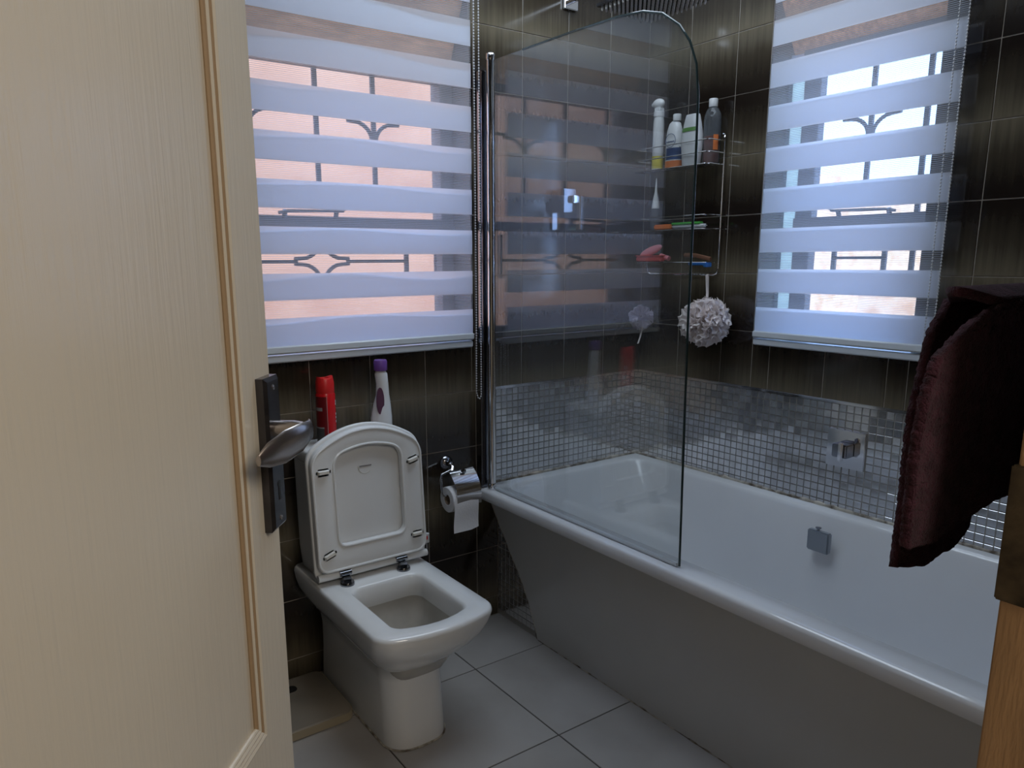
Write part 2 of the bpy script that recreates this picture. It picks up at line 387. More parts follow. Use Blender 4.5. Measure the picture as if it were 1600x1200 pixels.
# glazed wall tiles, one object each, sharing mesh data for whole tiles
tile_cache = {}
def tile_mesh(wd, ht, th, mt, bev):
    k = (round(wd, 4), round(ht, 4), mt.name)
    if k not in tile_cache:
        b = bmesh.new()
        v = []
        for (ww, hh, d) in ((wd/2, ht/2, 0), (wd/2, ht/2, th-bev), (wd/2-bev, ht/2-bev, th)):
            v.append([b.verts.new(p) for p in ((-ww, -hh, d), (ww, -hh, d), (ww, hh, d), (-ww, hh, d))])
        for a, c in zip(v, v[1:]):
            for i in range(4): b.faces.new((a[i], a[(i+1) % 4], c[(i+1) % 4], c[i]))
        b.faces.new(v[2]); b.faces.new(v[0][::-1])
        me = bpy.data.meshes.new('tile'); b.to_mesh(me); b.free(); me.materials.append(mt); tile_cache[k] = me
    return tile_cache[k]
def put_tile(name, axis, c0, c1, z0, z1, parent, mt, th=.0026, gap=.0030, bev=.0006, base=.0006, tilt=.0008):
    wd, ht = abs(c1-c0)-gap, z1-z0-gap
    if wd < .008 or ht < .008: return
    me = tile_mesh(wd, ht, th, mt, bev)
    cm, zm = (c0+c1)/2, (z0+z1)/2
    tx, ty = R.uniform(-tilt, tilt), R.uniform(-tilt, tilt)
    if axis == 'x': loc = (cm, base+.001, zm); rot = (PI/2+tx, 0, ty)          # faces -y
    else: loc = (base+.001, cm, zm); rot = (PI/2+tx, 0, -PI/2+ty)            # faces -x
    return link(name, me, parent, loc, rot)
def split_rects(rect, hole):
    a0, a1, z0, z1 = rect; h0, h1, k0, k1 = hole
    if a1 <= h0 or a0 >= h1 or z1 <= k0 or z0 >= k1: return [rect]
    out = []
    if a0 < h0: out.append((a0, h0, z0, z1)); a0 = h0
    if a1 > h1: out.append((h1, a1, z0, z1)); a1 = h1
    if z0 < k0: out.append((a0, a1, z0, k0))
    if z1 > k1: out.append((a0, a1, k1, z1))
    return out
BX = -.803   # outer edge of the bath rim
rows = [(ZM+j*TH, ZM+(j+1)*TH) for j in range(-5, 9)]
for (z0, z1) in rows:
    z0 = max(z0, 0); z1 = min(z1, ZC)
    if z1-z0 < .01: continue
    for i in range(13):                       # back wall, columns leftwards from the corner
        a1, a0 = -i*TW, -(i+1)*TW
        if z1 <= ZM+.001:
            lim = -.78 if z1 > .5 else -.708
            if a1 <= lim: pass
            elif a0 < lim: a1 = lim
            else: continue
        for rc in split_rects((a0, a1, z0, z1), HA): put_tile('tile', 'x', rc[0], rc[1], rc[2], rc[3], wall_back, M['tile'])
    if z0 >= ZM-.001:
        for i in range(10):
            a1, a0 = -i*TW, max(-1.862, -(i+1)*TW)
            for rc in split_rects((a0, a1, z0, z1), HB): put_tile('tile', 'y', rc[0], rc[1], rc[2], rc[3], wall_right, M['tile'])

# mirror mosaic band above the bath
MP = .0247
def mosaic_backing(name, x0, x1, y0, y1, z0, z1, parent):
    return box(name, x0, x1, y0, y1, z0, z1, M['mgrout'], parent)
mosaic_backing('mosaic_grout', -.78, 0, -.0004, .0011, .50, ZM, wall_back)
mosaic_backing('mosaic_grout', -.0004, .0011, -1.864, 0, .50, ZM, wall_right)
def stuff_tiles(name, cells, axis, parent):
    bm = bmesh.new()
    for (c0, c1, z0, z1) in cells:
        wd, ht = (c1-c0)-.0026, (z1-z0)-.0026
        t = bmesh.new()
        v = [[t.verts.new(p) for p in ((-ww, -hh, d), (ww, -hh, d), (ww, hh, d), (-ww, hh, d))] for (ww, hh, d) in ((wd/2, ht/2, 0), (wd/2-.0005, ht/2-.0005, .004))]
        for i in range(4): t.faces.new((v[0][i], v[0][(i+1) % 4], v[1][(i+1) % 4], v[1][i]))
        t.faces.new(v[1])
        tx, ty = R.uniform(-.02, .02), R.uniform(-.02, .02)
        cm, zm = (c0+c1)/2, (z0+z1)/2
        if axis == 'x': mx_ = Matrix.Translation((cm, .001, zm)) @ Matrix.Rotation(ty, 4, 'Z') @ Matrix.Rotation(PI/2+tx, 4, 'X')
        else: mx_ = Matrix.Translation((.001, cm, zm)) @ Matrix.Rotation(-PI/2+ty, 4, 'Z') @ Matrix.Rotation(PI/2+tx, 4, 'X')
        merge(bm, t, 0, mx_)
    o = from_bm(name, bm, M['mosaic'], parent, sm=False); o['kind'] = 'stuff'; return o
def mosaic(axis, length, parent, nsingle):
    cells = []
    n = int(length/MP)
    for r in range(14):
        z1 = ZM-.004-r*MP; z0 = z1-MP
        for i in range(n): cells.append((-(i+1)*MP, -i*MP, z0, z1))
    cells.sort(key=lambda c: c[0])
    if axis == 'y':   # largest in the photograph are those clear of the towel
        near = [c for c in cells if c[0] > -1.42]; far = [c for c in cells if c[0] <= -1.42]
        cells = near+far
    for c in cells[:nsingle]: put_tile('mosaic_tile', axis, *c, parent, M['mosaic'], th=.003, gap=.0030, bev=.0005, base=.0, tilt=.02)
    stuff_tiles('mosaic_tiles', cells[nsingle:], axis, parent)
mosaic('x', .78, wall_back, 300)
mosaic('y', 1.85, wall_right, 300)
t1 = empty('trim_1'); t1['kind'] = 'structure'
bm = bmesh.new(); bx(bm, -.78, -.004, -.006, .0005, ZM-.004, ZM+.006, bev=.002); from_bm('edging_strip', bm, M['chrome'], t1)
bm = bmesh.new(); bx(bm, -.006, .0005, -1.86, -.006, ZM-.004, ZM+.006, bev=.002); from_bm('edging_strip', bm, M['chrome'], t1)

# floor
floor = tag(box('floor', -2.6, 0, -1.97, 0, -.06, -.002, M['fgrout'], origin=(0, 0, -.06)), kind='structure')
FT = .4191
xs = [-.68, -.9954, -.9954-FT, -.9954-2*FT, -.9954-3*FT, -2.6]; ys = [0, -.2774, -.2774-FT, -.2774-2*FT, -.2774-3*FT, -1.83]
for i in range(5):
    for j in range(5):
        wd, dp = abs(xs[i+1]-xs[i])-.004, abs(ys[j+1]-ys[j])-.004
        me = tile_mesh(wd, dp, .006, M['floortile'], .001)
        link('tile', me, floor, ((xs[i]+xs[i+1])/2, (ys[j]+ys[j+1])/2, .054), (R.uniform(-.001, .001), R.uniform(-.001, .001), 0))
tag(box('ceiling', -2.6, 0, -1.97, 0, ZC, ZC+.05, M['ceiling']), kind='structure')
tag(box('wall_left', -2.7, -2.6, -1.97, .0, -.05, ZC, M['gridtile']), kind='structure')
# entrance wall with doorway
JX = -1.4705; JY = -1.864
bm = bmesh.new()
bx(bm, -2.6, -2.50, -1.97, -1.866, -.05, ZC); bx(bm, -1.43, 0, -1.97, -1.866, -.05, ZC); bx(bm, -2.50, -1.43, -1.97, -1.866, 2.06, ZC)
tag(from_bm('wall_front', bm, M['gridtile'], sm=False), kind='structure')
# hallway behind the camera
tag(box('wall_hall', -3.6, .2, -3.7, -3.6, -.05, ZC, M['paint']), kind='structure')
tag(box('wall_hall', -3.7, -3.6, -3.6, -1.97, -.05, ZC, M['paint']), kind='structure')
tag(box('wall_hall', .0, .1, -3.6, -1.97, -.05, ZC, M['paint']), kind='structure')
tag(box('wall_hall', -3.6, -2.6, -1.97, -1.87, -.05, ZC, M['paint']), kind='structure')
tag(box('ceiling', -3.6, 0, -3.6, -1.97, ZC, ZC+.05, M['ceiling']), kind='structure')
tag(box('floor', -3.6, 0, -3.6, -1.97, -.06, 0, M['floortile']), kind='structure')

# bath side plinth with mosaic, seen past the curved end of the panel
plinth = tag(box('trim_2', -.706, -.69, -1.82, -.005, 0, .44, M['mgrout'], origin=(-.70, -.9, 0)), kind='structure')
for r in range(18):
    for i in range(12):
        z1 = .442-r*MP; z0 = z1-MP; a1 = -.003-i*MP; a0 = a1-MP
        if z0 < 0: continue
        me = tile_mesh(MP-.0026, MP-.0026, .004, M['mosaic'], .0005)
        o = link('mosaic_tile', me, plinth, (-.705-(-.70), (a0+a1)/2+.9, (z0+z1)/2), (PI/2+R.uniform(-.02, .02), 0, -PI/2+R.uniform(-.02, .02)))

# ------------------------------------------------------------------ outside
tag(box('ground', -14, 16, .25, 22, -.35, -.25, M['ground']), kind='structure')
tag(box('ground', .25, 16, -14, .25, -.35, -.25, M['ground']), kind='structure')
tag(box('unseen_roof', -4.2, .5, -4.2, .5, 2.56, 2.68, M['unseen_roof']), kind='structure')  # unseen slab over the house, added to keep sun out of the hall
tag(box('neighbour_wall', -7, 1.6, 2.6, 2.8, -.3, 2.75, M['pink']), kind='structure')
tag(box('neighbour_wall', 4.5, 4.7, -6, 1.6, -.3, 1.0, M['orangew']), kind='structure')
tag(box('neighbour_house', 5.0, 8, 2.45, 5, -.3, 2.15, M['orangew']), kind='structure')

# ------------------------------------------------------------------ windows
def wbox(bm, axis, a0, a1, d0, d1, z0, z1, bev=.002):
    if axis == 'x': bx(bm, a0, a1, d0, d1, z0, z1, bev=bev, seg=1)
    else: bx(bm, d0, d1, a0, a1, z0, z1, bev=bev, seg=1)
def window(n, axis, h, cuts, trans_z, ztop, frosted=None):
    root = empty('window_%d' % n); root['kind'] = 'structure'
    e = .002
    bm = bmesh.new()
    wbox(bm, axis, h[0]+e, h[0]+.045, .10, .14, h[2]+e, ztop); wbox(bm, axis, h[1]-(.006 if frosted else .05), h[1]-e, .10, .14, h[2]+e, ztop)
    wbox(bm, axis, h[0]+.045, h[1]-.05, .10, .14, h[2]+e, h[2]+.04); wbox(bm, axis, h[0]+.045, h[1]-.05, .10, .14, ztop-.03, ztop)
    from_bm('frame', bm, M['frame'], root)
    bm = bmesh.new(); wbox(bm, axis, h[0]+.045, h[1]-.05, .105, .135, trans_z-.016, trans_z+.016); from_bm('transom', bm, M['frame'], root)
    for c in cuts:
        bm = bmesh.new(); wbox(bm, axis, c[0], c[1], .102, .138, h[2]+.04, ztop-.03); from_bm('mullion', bm, M['frame'], root)
    bm = bmesh.new(); wbox(bm, axis, h[0]+.04, (frosted[0] if frosted else h[1]-.045), .118, .121, h[2]+.03, ztop-.02, 0); from_bm('pane', bm, M['pane'], root, sm=False)
    if frosted:
        bm = bmesh.new(); wbox(bm, axis, frosted[0], frosted[1], .118, .122, h[2]+.03, ztop-.02, 0); from_bm('pane', bm, M['frost'], root, sm=False)['label'] = 'narrow pale green obscured pane'
    # stay handle on the transom
    bm = bmesh.new()
    c = (h[0]+h[1])/2-.06
    def pt(a, d, z): return (a, d, z) if axis == 'x' else (d, a, z)
    s0, s1 = (-1.433, -1.23) if axis == 'x' else (-.93, -.73)
    tube(bm, [pt(s0, .092, trans_z+.022), pt(s0+.03, .09, trans_z+.028), pt(s1, .088, trans_z+.032), pt(s1+.018, .088, trans_z+.048)], .005, 6)
    tube(bm, [pt(s0+.02, .10, trans_z+.01), pt(s0+.02, .09, trans_z+.03)], .008, 6)
    tube(bm, [pt(s1-.02, .10, trans_z+.01), pt(s1-.02, .09, trans_z+.03)], .008, 6)
    from_bm('window_stay', bm, M['frame'], root)
    return root
window(1, 'x', HA, [], 1.427, 1.905)
window(2, 'y', HB, [(-.650, -.590)], 1.425, 1.965, frosted=(-.595, -.536))

def guard(axis, verts, horiz, scrolls, label):
    root = empty('burglar_guard', (0, 0, 0)); D = .165
    tag(root, label, 'burglar bars', 'burglar bars outside the windows')
    def pt(a, z, d=D): return (a, d, z) if axis == 'x' else (d, a, z)
    for a, z0, z1 in verts:
        bm = bmesh.new(); wbox(bm, axis, a-.007, a+.007, D-.006, D+.006, z0, z1, .001); from_bm('upright_bar', bm, M['bars'], root)
    for a0, a1, z in horiz:
        bm = bmesh.new(); wbox(bm, axis, a0, a1, D-.005, D+.005, z-.005, z+.005, .001); from_bm('cross_bar', bm, M['bars'], root)
    for a, z, s, sz in scrolls:
        for k in (-1, 1):
            c = (a+k*.062*s, z)
            pts = []
            for i in range(13):
                t = PI*.5*i/12
                pts.append(pt(a+k*(.008+.062*s*(1-math.cos(t))), z-sz*.055*s+sz*.055*s*math.sin(t)))
            pts += [pt(a+k*(.008+.062*s+.022), z+sz*.001)]
            bm = bmesh.new(); tube(bm, pts, .0065, 6); from_bm('scroll', bm, M['bars'], root)
    return root
guard('x', [(-1.272, 1.47, 1.93), (-1.077, 1.47, 1.93), (-.970, 1.24, 1.40), (-1.49, 1.47, 1.93), (-.850, 1.24, 1.40)],
      [(-1.58, -.82, 1.752), (-1.58, -1.355, 1.307), (-1.19, -.97, 1.307)],
      [(-1.077, 1.742, 1, 1), (-1.49, 1.752, 1, 1), (-1.273, 1.316, 1, -1), (-1.273, 1.298, 1, 1)], 'grey scrolled burglar bars outside the window above the toilet')
guard('y', [(-.790, 1.47, 2.0), (-.957, 1.24, 2.0), (-.705, 1.24, 1.40), (-.872, 1.24, 1.40), (-.625, 1.24, 1.40)],
      [(-1.05, -.56, 1.752), (-.872, -.705, 1.309)],
      [(-.790, 1.742, 1, 1)], 'grey scrolled burglar bars outside the window over the bath')

# ------------------------------------------------------------------ zebra blinds
BZ = [(2.086, 2.18), (1.960, 2.035), (1.837, 1.910), (1.706, 1.783), (1.579, 1.656), (1.453, 1.530), (1.328, 1.403), (1.199, 1.274), (1.070, 1.149)]
def sheet(axis, a0, a1, z0f, z1f, d, dwave, n=40):
    bm = bmesh.new(); lo = []; hi = []; mi_ = []
    for i in range(n+1):
        a = a0+(a1-a0)*i/n; dd = d+dwave(a)
        P_ = (lambda z, q: (a, q, z)) if axis == 'x' else (lambda z, q: (q, a, z))
        lo.append(bm.verts.new(P_(z0f(a), dd))); hi.append(bm.verts.new(P_(z1f(a), dd)))
        mi_.append(bm.verts.new(P_((z0f(a)+z1f(a))/2, dd-.0008)))
    for i in range(n):
        bm.faces.new((lo[i], lo[i+1], mi_[i+1], mi_[i])); bm.faces.new((mi_[i], mi_[i+1], hi[i+1], hi[i]))
    return bm
def blind(axis, a0, a1, label, wave, chains):
    root = empty('zebra_blind', (0, 0, 0)); tag(root, label, 'blind', 'zebra blinds on the two windows')
    fr, bk = -.045, -.0418
    sw = lambda a: .0015*math.sin(a*9)
    for k, (z0, z1) in enumerate(BZ):
        bm = sheet(axis, a0, a1, lambda a: z0, lambda a: z1, fr, sw); from_bm('fabric_band', bm, M['fabric'], root)
        ph = R.uniform(0, 6); amp = wave*R.uniform(.6, 1.2)
        drop = .003 if wave > .004 else .007
        top = lambda a: z1-drop-amp*(1+math.sin((a-a0)*9.5+.6+ph*.25))
        bm = sheet(axis, a0+.002, a1-.002, lambda a: z0+.001, top, bk, sw)
        o = from_bm('fabric_band', bm, M['fabric2'], root); o['label'] = 'rear layer of the band'
        zt = BZ[k-1][0] if k else 2.24
        if k:
            bm = sheet(axis, a0, a1, lambda a: z1, lambda a: zt, fr, sw); from_bm('sheer_band', bm, M['sheer'], root)
            bm = sheet(axis, a0+.002, a1-.002, top, lambda a: zt+.001, bk, sw); o = from_bm('sheer_band', bm, M['sheer2'], root); o['label'] = 'rear layer of the sheer band'
    def rl(name, z0, z1, d0, d1):
        bm = bmesh.new(); wbox(bm, axis, a0-.004, a1+.003, d0, d1, z0, z1, .004); return from_bm(name, bm, M['rail'], root)
    rl('bottom_rail', 1.048, 1.070, -.053, -.030)
    rl('lower_rail', 1.022, 1.043, -.046, -.010)
    rl('head_rail', 2.18, 2.26, -.085, -.003)
    for pts in chains:
        bm = bmesh.new(); P_ = [Vector(p) for p in pts]
        tube(bm, P_, .0006, 4)
        acc = 0; step = .0085
        for p, q in zip(P_, P_[1:]):
            L_ = (q-p).length; t = acc
            while t < L_:
                c = p+(q-p)*t/L_
                s = bmesh.new(); bmesh.ops.create_icosphere(s, subdivisions=1, radius=.0028); merge(bm, s, 0, Matrix.Translation(c)); t += step
            acc = t-L_
        o = from_bm('bead_chain', bm, M['bead'], root); o['kind'] = 'stuff'
    return root
ca = [(-.834, -.056, 2.2), (-.832, -.056, 1.1), (-.834, -.056, .87), (-.828, -.056, .850), (-.822, -.056, .845), (-.815, -.056, .855), (-.814, -.056, 1.1), (-.816, -.056, 2.2)]
cb = [(-.058, -1.118, 2.2), (-.058, -1.120, 1.2), (-.058, -1.120, .98), (-.058, -1.128, .95), (-.058, -1.139, .98), (-.058, -1.143, 1.2), (-.058, -1.143, 2.2)]
blind('x', -1.60, -.840, 'zebra blind with wavy bluish bands on the window above the toilet', .0095, [ca])
blind('y', -1.138, -.566, 'zebra blind with straight pale bands on the window over the bath', .0008, [cb])

# ------------------------------------------------------------------ bath
ZR = .517
bath = empty('bathtub', (-.40, -.9, 0)); tag(bath, 'white built-in bathtub with long panel under a glass screen', 'bathtub')
def off(o, root): o.parent = root; o.location = Vector(o.location)-root.location; return o
bm = bmesh.new()
Y0, Y1 = -1.822, -.004
rs = []
def R_(x0, x1, y0, y1, r, z): return rrect(x0, x1, y0, y1, r, z, n=8)
rs.append(R_(BX+.03, -.005, Y0, Y1, (.005, .012, .012, .005), ZR-.042))
rs.append(R_(BX+.002, -.0045, Y0, Y1, (.005, .012, .012, .005), ZR-.040))
rs.append(R_(BX, -.0045, Y0, Y1, (.005, .012, .012, .005), ZR-.034))
rs.append(R_(BX, -.0045, Y0, Y1, (.005, .012, .012, .005), ZR-.012))
rs.append(R_(BX+.003, -.0045, Y0, Y1, (.005, .012, .012, .005), ZR-.005))
rs.append(R_(BX+.009, -.0045, Y0, Y1, (.005, .012, .012, .005), ZR-.001))
rs.append(R_(BX+.018, -.0045, Y0+.001, Y1, (.005, .014, .014, .005), ZR))
rs.append(R_(-.723, -.047, -1.76, -.052, (.05, .05, .05, .05), ZR))
rs.append(R_(-.718, -.052, -1.755, -.058, (.05, .05, .05, .05), ZR-.004))
rs.append(R_(-.713, -.057, -1.75, -.064, (.05, .05, .05, .05), ZR-.014))
rs.append(R_(-.690, -.085, -1.72, -.13, (.07, .07, .07, .07), .40))
rs.append(R_(-.660, -.115, -1.68, -.24, (.09, .09, .09, .09), .24))
rs.append(R_(-.635, -.135, -1.64, -.31, (.10, .10, .10, .10), .15))
rs.append(R_(-.595, -.175, -1.58, -.38, (.11, .11, .11, .11), .105))
rs.append(R_(-.50, -.27, -1.4, -.52, (.09, .09, .09, .09), .095))
rings(bm, rs, cap0=False)
off(from_bm('tub', bm, M['acrylic'], ang=60), bath)
# side panel: curved end outline, tapering inwards towards the floor
bm = bmesh.new()
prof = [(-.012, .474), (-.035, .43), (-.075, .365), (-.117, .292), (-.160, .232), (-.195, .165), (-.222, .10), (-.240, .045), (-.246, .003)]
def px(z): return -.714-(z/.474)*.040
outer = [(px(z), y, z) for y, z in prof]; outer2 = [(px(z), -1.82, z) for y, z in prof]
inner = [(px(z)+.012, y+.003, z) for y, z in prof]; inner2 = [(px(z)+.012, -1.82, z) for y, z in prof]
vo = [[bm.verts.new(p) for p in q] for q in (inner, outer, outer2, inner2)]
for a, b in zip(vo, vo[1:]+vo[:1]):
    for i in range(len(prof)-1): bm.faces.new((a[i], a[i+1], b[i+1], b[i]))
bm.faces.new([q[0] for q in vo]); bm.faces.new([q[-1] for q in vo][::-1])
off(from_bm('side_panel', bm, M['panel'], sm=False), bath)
# sealant bead along the curved end
bm = bmesh.new(); tube(bm, [(px(z)-.001+.006, y+.004, z) for y, z in prof], .005, 6); off(from_bm('sealant', bm, M['seal']), bath)
# overflow
bm = bmesh.new(); bx(bm, -.120, -.099, -.934, -.862, .404, .472, bev=.004); of = off(from_bm('overflow_cover', bm, mat('satin_chrome', (.33, .36, .40), .35, metal=.6)), bath)
bm = bmesh.new(); lathe(bm, [(.004, 0), (.004, .006), (.009, .007), (.009, .010), (.002, .011)], (-.110, -.893, .472), 'z', 16); k = from_bm('knob', bm, M['dchrome']); k.parent = of
# waste
bm = bmesh.new(); lathe(bm, [(.03, 0), (.03, .003), (.02, .005)], (-.38, -1.0, .096), 'z', 20); off(from_bm('waste', bm, M['chrome']), bath)
# sealant along the walls
t3 = empty('trim_3'); t3['kind'] = 'structure'
def bead(name, p, q, seed, r0, parent):
    bm = bmesh.new(); p, q = Vector(p), Vector(q); n = int((q-p).length/.008); rs = []
    d = (q-p).normalized()
    s = Vector((0, 0, 1)); u = d.cross(s)
    for i in range(n+1):
        c = p+(q-p)*i/n
        rr_ = r0*(.75+.9*abs(noise.noise(Vector((i*.17, seed, 0))))+.5*noise.noise(Vector((i*.35, seed, 3)))*.6)
        rs.append([c+(s*math.sin(a)*1.5+u*math.cos(a))*rr_ for a in [2*PI*k/8 for k in range(8)]])
    rings(bm, rs); return from_bm(name, bm, M['seal'], parent)
bead('sealant', (-.775, -.003, ZR), (-.005, -.003, ZR+.002), 1.3, .0052, t3)
bead('sealant', (-.003, -.005, ZR+.002), (-.003, -1.80, ZR+.002), 5.1, .0048, t3)
bead('sealant', (-.712, -.25, .001), (-.712, -1.80, .001), 9.1, .0030, t3)

# ------------------------------------------------------------------ glass shower screen
scr = empty('shower_screen', (-.77, -.05, ZR)); tag(scr, 'hinged glass shower screen with rounded top corner and chrome post', 'shower screen')
GX = -.770
out = [(-.905, ZR+.004), (-.895, 1.154), (-.895, 1.55), (-.893, 1.68), (-.884, 1.75), (-.862, 1.803), (-.828, 1.846), (-.773, 1.885), (-.709, 1.905), (-.62, 1.915), (-.45, 1.920), (-.224, 1.923), (-.07, 1.924), (-.07, ZR+.004)]
bm = bmesh.new(); rings(bm, [[(GX-.003, y, z) for y, z in out], [(GX+.003, y, z) for y, z in out]])
bmesh.ops.remove_doubles(bm, verts=bm.verts, dist=1e-5)
off(from_bm('glass_pane', bm, M['screen'], sm=False), scr)
bm = bmesh.new(); tube(bm, [(GX, y, z) for y, z in out[:12]], .0032, 6); off(from_bm('glass_edge', bm, mat('dark_glass_edge', (.03, .05, .05), .1)), scr)
bm = bmesh.new(); bx(bm, GX-.006, GX+.004, -.90, -.08, ZR+.0015, ZR+.011, bev=.002); off(from_bm('seal_strip', bm, M['rail']), scr)
bm = bmesh.new(); bx(bm, GX-.030, GX+.018, -.036, -.001, ZR+.002, 1.90, bev=.003); off(from_bm('wall_channel', bm, M['dchrome']), scr)
bm = bmesh.new(); lathe(bm, [(.013, 0), (.013, 1.402)], (GX-.004, -.060, ZR+.012), 'z', 20); post = off(from_bm('post', bm, M['chrome']), scr)
for z in (ZR+.002, 1.925):
    bm = bmesh.new(); lathe(bm, [(.0145, 0), (.0155, .003), (.0155, .017), (.0145, .02)], (GX-.004, -.060, z), 'z', 20); off(from_bm('end_cap', bm, M['chrome']), scr)

# ------------------------------------------------------------------ shower head and mixers
sh = empty('rain_shower', (-.40, -.39, 2.058)); tag(sh, 'square overhead shower head with rows of small nozzles', 'shower head')
bm = bmesh.new(); bx(bm, -.122, .122, -.122, .122, .012, .022, bev=.002); from_bm('plate', bm, M['dchrome'], sh)
bm = bmesh.new()
for i in range(13):
    for j in range(13): lathe(bm, [(.0042, .0125), (.0036, .004), (.002, 0)], (-.108+i*.018, -.108+j*.018, 0), 'z', 6)
o = from_bm('nozzles', bm, mat('nozzle_rubber', (.62, .60, .57), .5), sh); o['kind'] = 'stuff'
bm = bmesh.new(); tube(bm, [(0, 0, .02), (0, 0, .10), (0, .01, .115), (0, .03, .12), (0, .386, .12)], .011, 12); from_bm('arm', bm, M['chrome'], sh)
bm = bmesh.new(); bx(bm, -.03, .03, (.376), .388, .09, .15, bev=.002); from_bm('wall_flange', bm, M['chrome'], sh)

mx1 = empty('shower_mixer', (-.415, 0, 1.485)); tag(mx1, 'square chrome shower mixer with hanging lever behind the glass screen', 'mixer tap')
bm = bmesh.new(); bx(bm, -.058, .058, -.010, -.001, -.072, .060, bev=.002); from_bm('cover_plate', bm, M['dchrome'], mx1)
bm = bmesh.new(); bx(bm, -.042, .018, -.052, -.010, -.012, .068, bev=.003); from_bm('body', bm, M['dchrome'], mx1)
bm = bmesh.new(); bx(bm, .016, .038, -.075, -.052, -.075, .045, bev=.004); bx(bm, -.01, .036, -.070, -.045, .02, .045, bev=.003); from_bm('lever', bm, M['chrome'], mx1)
mx2 = empty('bath_mixer', (0, -.90, .72)); tag(mx2, 'square chrome mixer plate set in the mosaic above the bath', 'mixer tap')
bm = bmesh.new(); bx(bm, -.010, -.001, -.062, .062, -.060, .060, bev=.002); from_bm('cover_plate', bm, M['chrome'], mx2)
bm = bmesh.new(); bx(bm, -.050, -.010, -.028, .022, -.020, .022, bev=.003); from_bm('body', bm, M['dchrome'], mx2)
bm = bmesh.new(); bx(bm, -.062, -.050, -.018, -.004, -.030, .030, bev=.003); from_bm('lever', bm, M['chrome'], mx2)

# ------------------------------------------------------------------ toilet
TX = -1.312
wc = empty('toilet', (TX, -.3, 0)); tag(wc, 'white close-coupled toilet with square bowl and seat raised', 'toilet')
bm = bmesh.new(); rs = []
def rr(hw, yb, yf, r, z, b, dx=0): return rrect(TX-hw+dx, TX+hw+dx, yf, yb, r, z, n=6, bulge=b)
dx = -.014
rs += [rr(.094, -.02, -.500, (.02, .02, .05, .05), 0, .018, dx), rr(.094, -.02, -.500, (.02, .02, .05, .05), .03, .018, dx),
       rr(.092, -.02, -.488, (.02, .02, .05, .05), .12, .018, dx*.8), rr(.094, -.02, -.476, (.02, .02, .05, .05), .19, .018, dx*.6),
       rr(.104, -.02, -.480, (.02, .02, .05, .05), .225, .022, dx*.3), rr(.128, -.015, -.515, (.02, .02, .055, .055), .255, .03),
       rr(.152, -.01, -.548, (.02, .02, .055, .055), .29, .036), rr(.168, -.008, -.572, (.02, .02, .05, .05), .325, .040),
       rr(.176, -.006, -.585, (.02, .02, .04, .04), .355, .040), rr(.179, -.005, -.590, (.02, .02, .035, .035), .378, .040),
       rr(.177, -.005, -.588, (.02, .02, .035, .035), .386, .040), rr(.172, -.006, -.583, (.02, .02, .033, .033), .391, .040),
       rr(.118, -.268, -.552, (.035, .035, .022, .022), .391, .030), rr(.113, -.273, -.547, (.035, .035, .022, .022), .388, .030),
       rr(.109, -.277, -.543, (.035, .035, .022, .022), .380, .030), rr(.106, -.281, -.538, (.035, .035, .025, .025), .325, .028)]
rings(bm, rs, cap0=True, cap1=False)
n0 = len(bm.faces)
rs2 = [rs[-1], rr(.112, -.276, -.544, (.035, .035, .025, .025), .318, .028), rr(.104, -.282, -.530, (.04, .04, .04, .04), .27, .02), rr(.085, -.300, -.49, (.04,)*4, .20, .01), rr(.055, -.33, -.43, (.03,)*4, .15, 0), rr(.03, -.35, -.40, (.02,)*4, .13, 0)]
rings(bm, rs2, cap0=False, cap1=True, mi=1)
bmesh.ops.remove_doubles(bm, verts=bm.verts, dist=1e-5)
off(from_bm('bowl', bm, [M['ceramic'], M['bowl']], ang=70), wc)
bm = bmesh.new(); rings(bm, [rr(.0835, -.3015, -.487, (.038,)*4, .203, .01)], True, False)
off(from_bm('water', bm, mat('bowl_water', (.34, .31, .26), .03)), wc)
bm = bmesh.new(); tube(bm, [p for p in rr(.0955, -.02, -.502, (.02, .02, .05, .05), .002, .018, dx)], .0028, 6, closed=True); off(from_bm('sealant', bm, M['seal']), wc)
# cistern
ck = empty('cistern'); off(ck, wc); ck.location = (0, 0, 0)
def offc(o): o.parent = wc; o.location = Vector(o.location)-wc.location; return o
bpy.data.objects.remove(ck)
bm = bmesh.new()
rings(bm, [rrect(TX-.150, TX+.158, -.160, -.005, .02, .392), rrect(TX-.156, TX+.163, -.168, -.004, .02, .46), rrect(TX-.158, TX+.166, -.172, -.004, .02, .735)])
cis = offc(from_bm('cistern', bm, M['ceramic'], ang=50))
bm = bmesh.new()
rings(bm, [rrect(TX-.160, TX+.168, -.176, -.003, .02, .738), rrect(TX-.162, TX+.170, -.178, -.003, .02, .742), rrect(TX-.162, TX+.170, -.178, -.003, .02, .768), rrect(TX-.156, TX+.164, -.172, -.006, .018, .775)])
cl = from_bm('cistern_lid', bm, M['ceramic'], ang=50); cl.parent = cis; cl.location = (0, 0, 0)
cl.location = wc.location*0
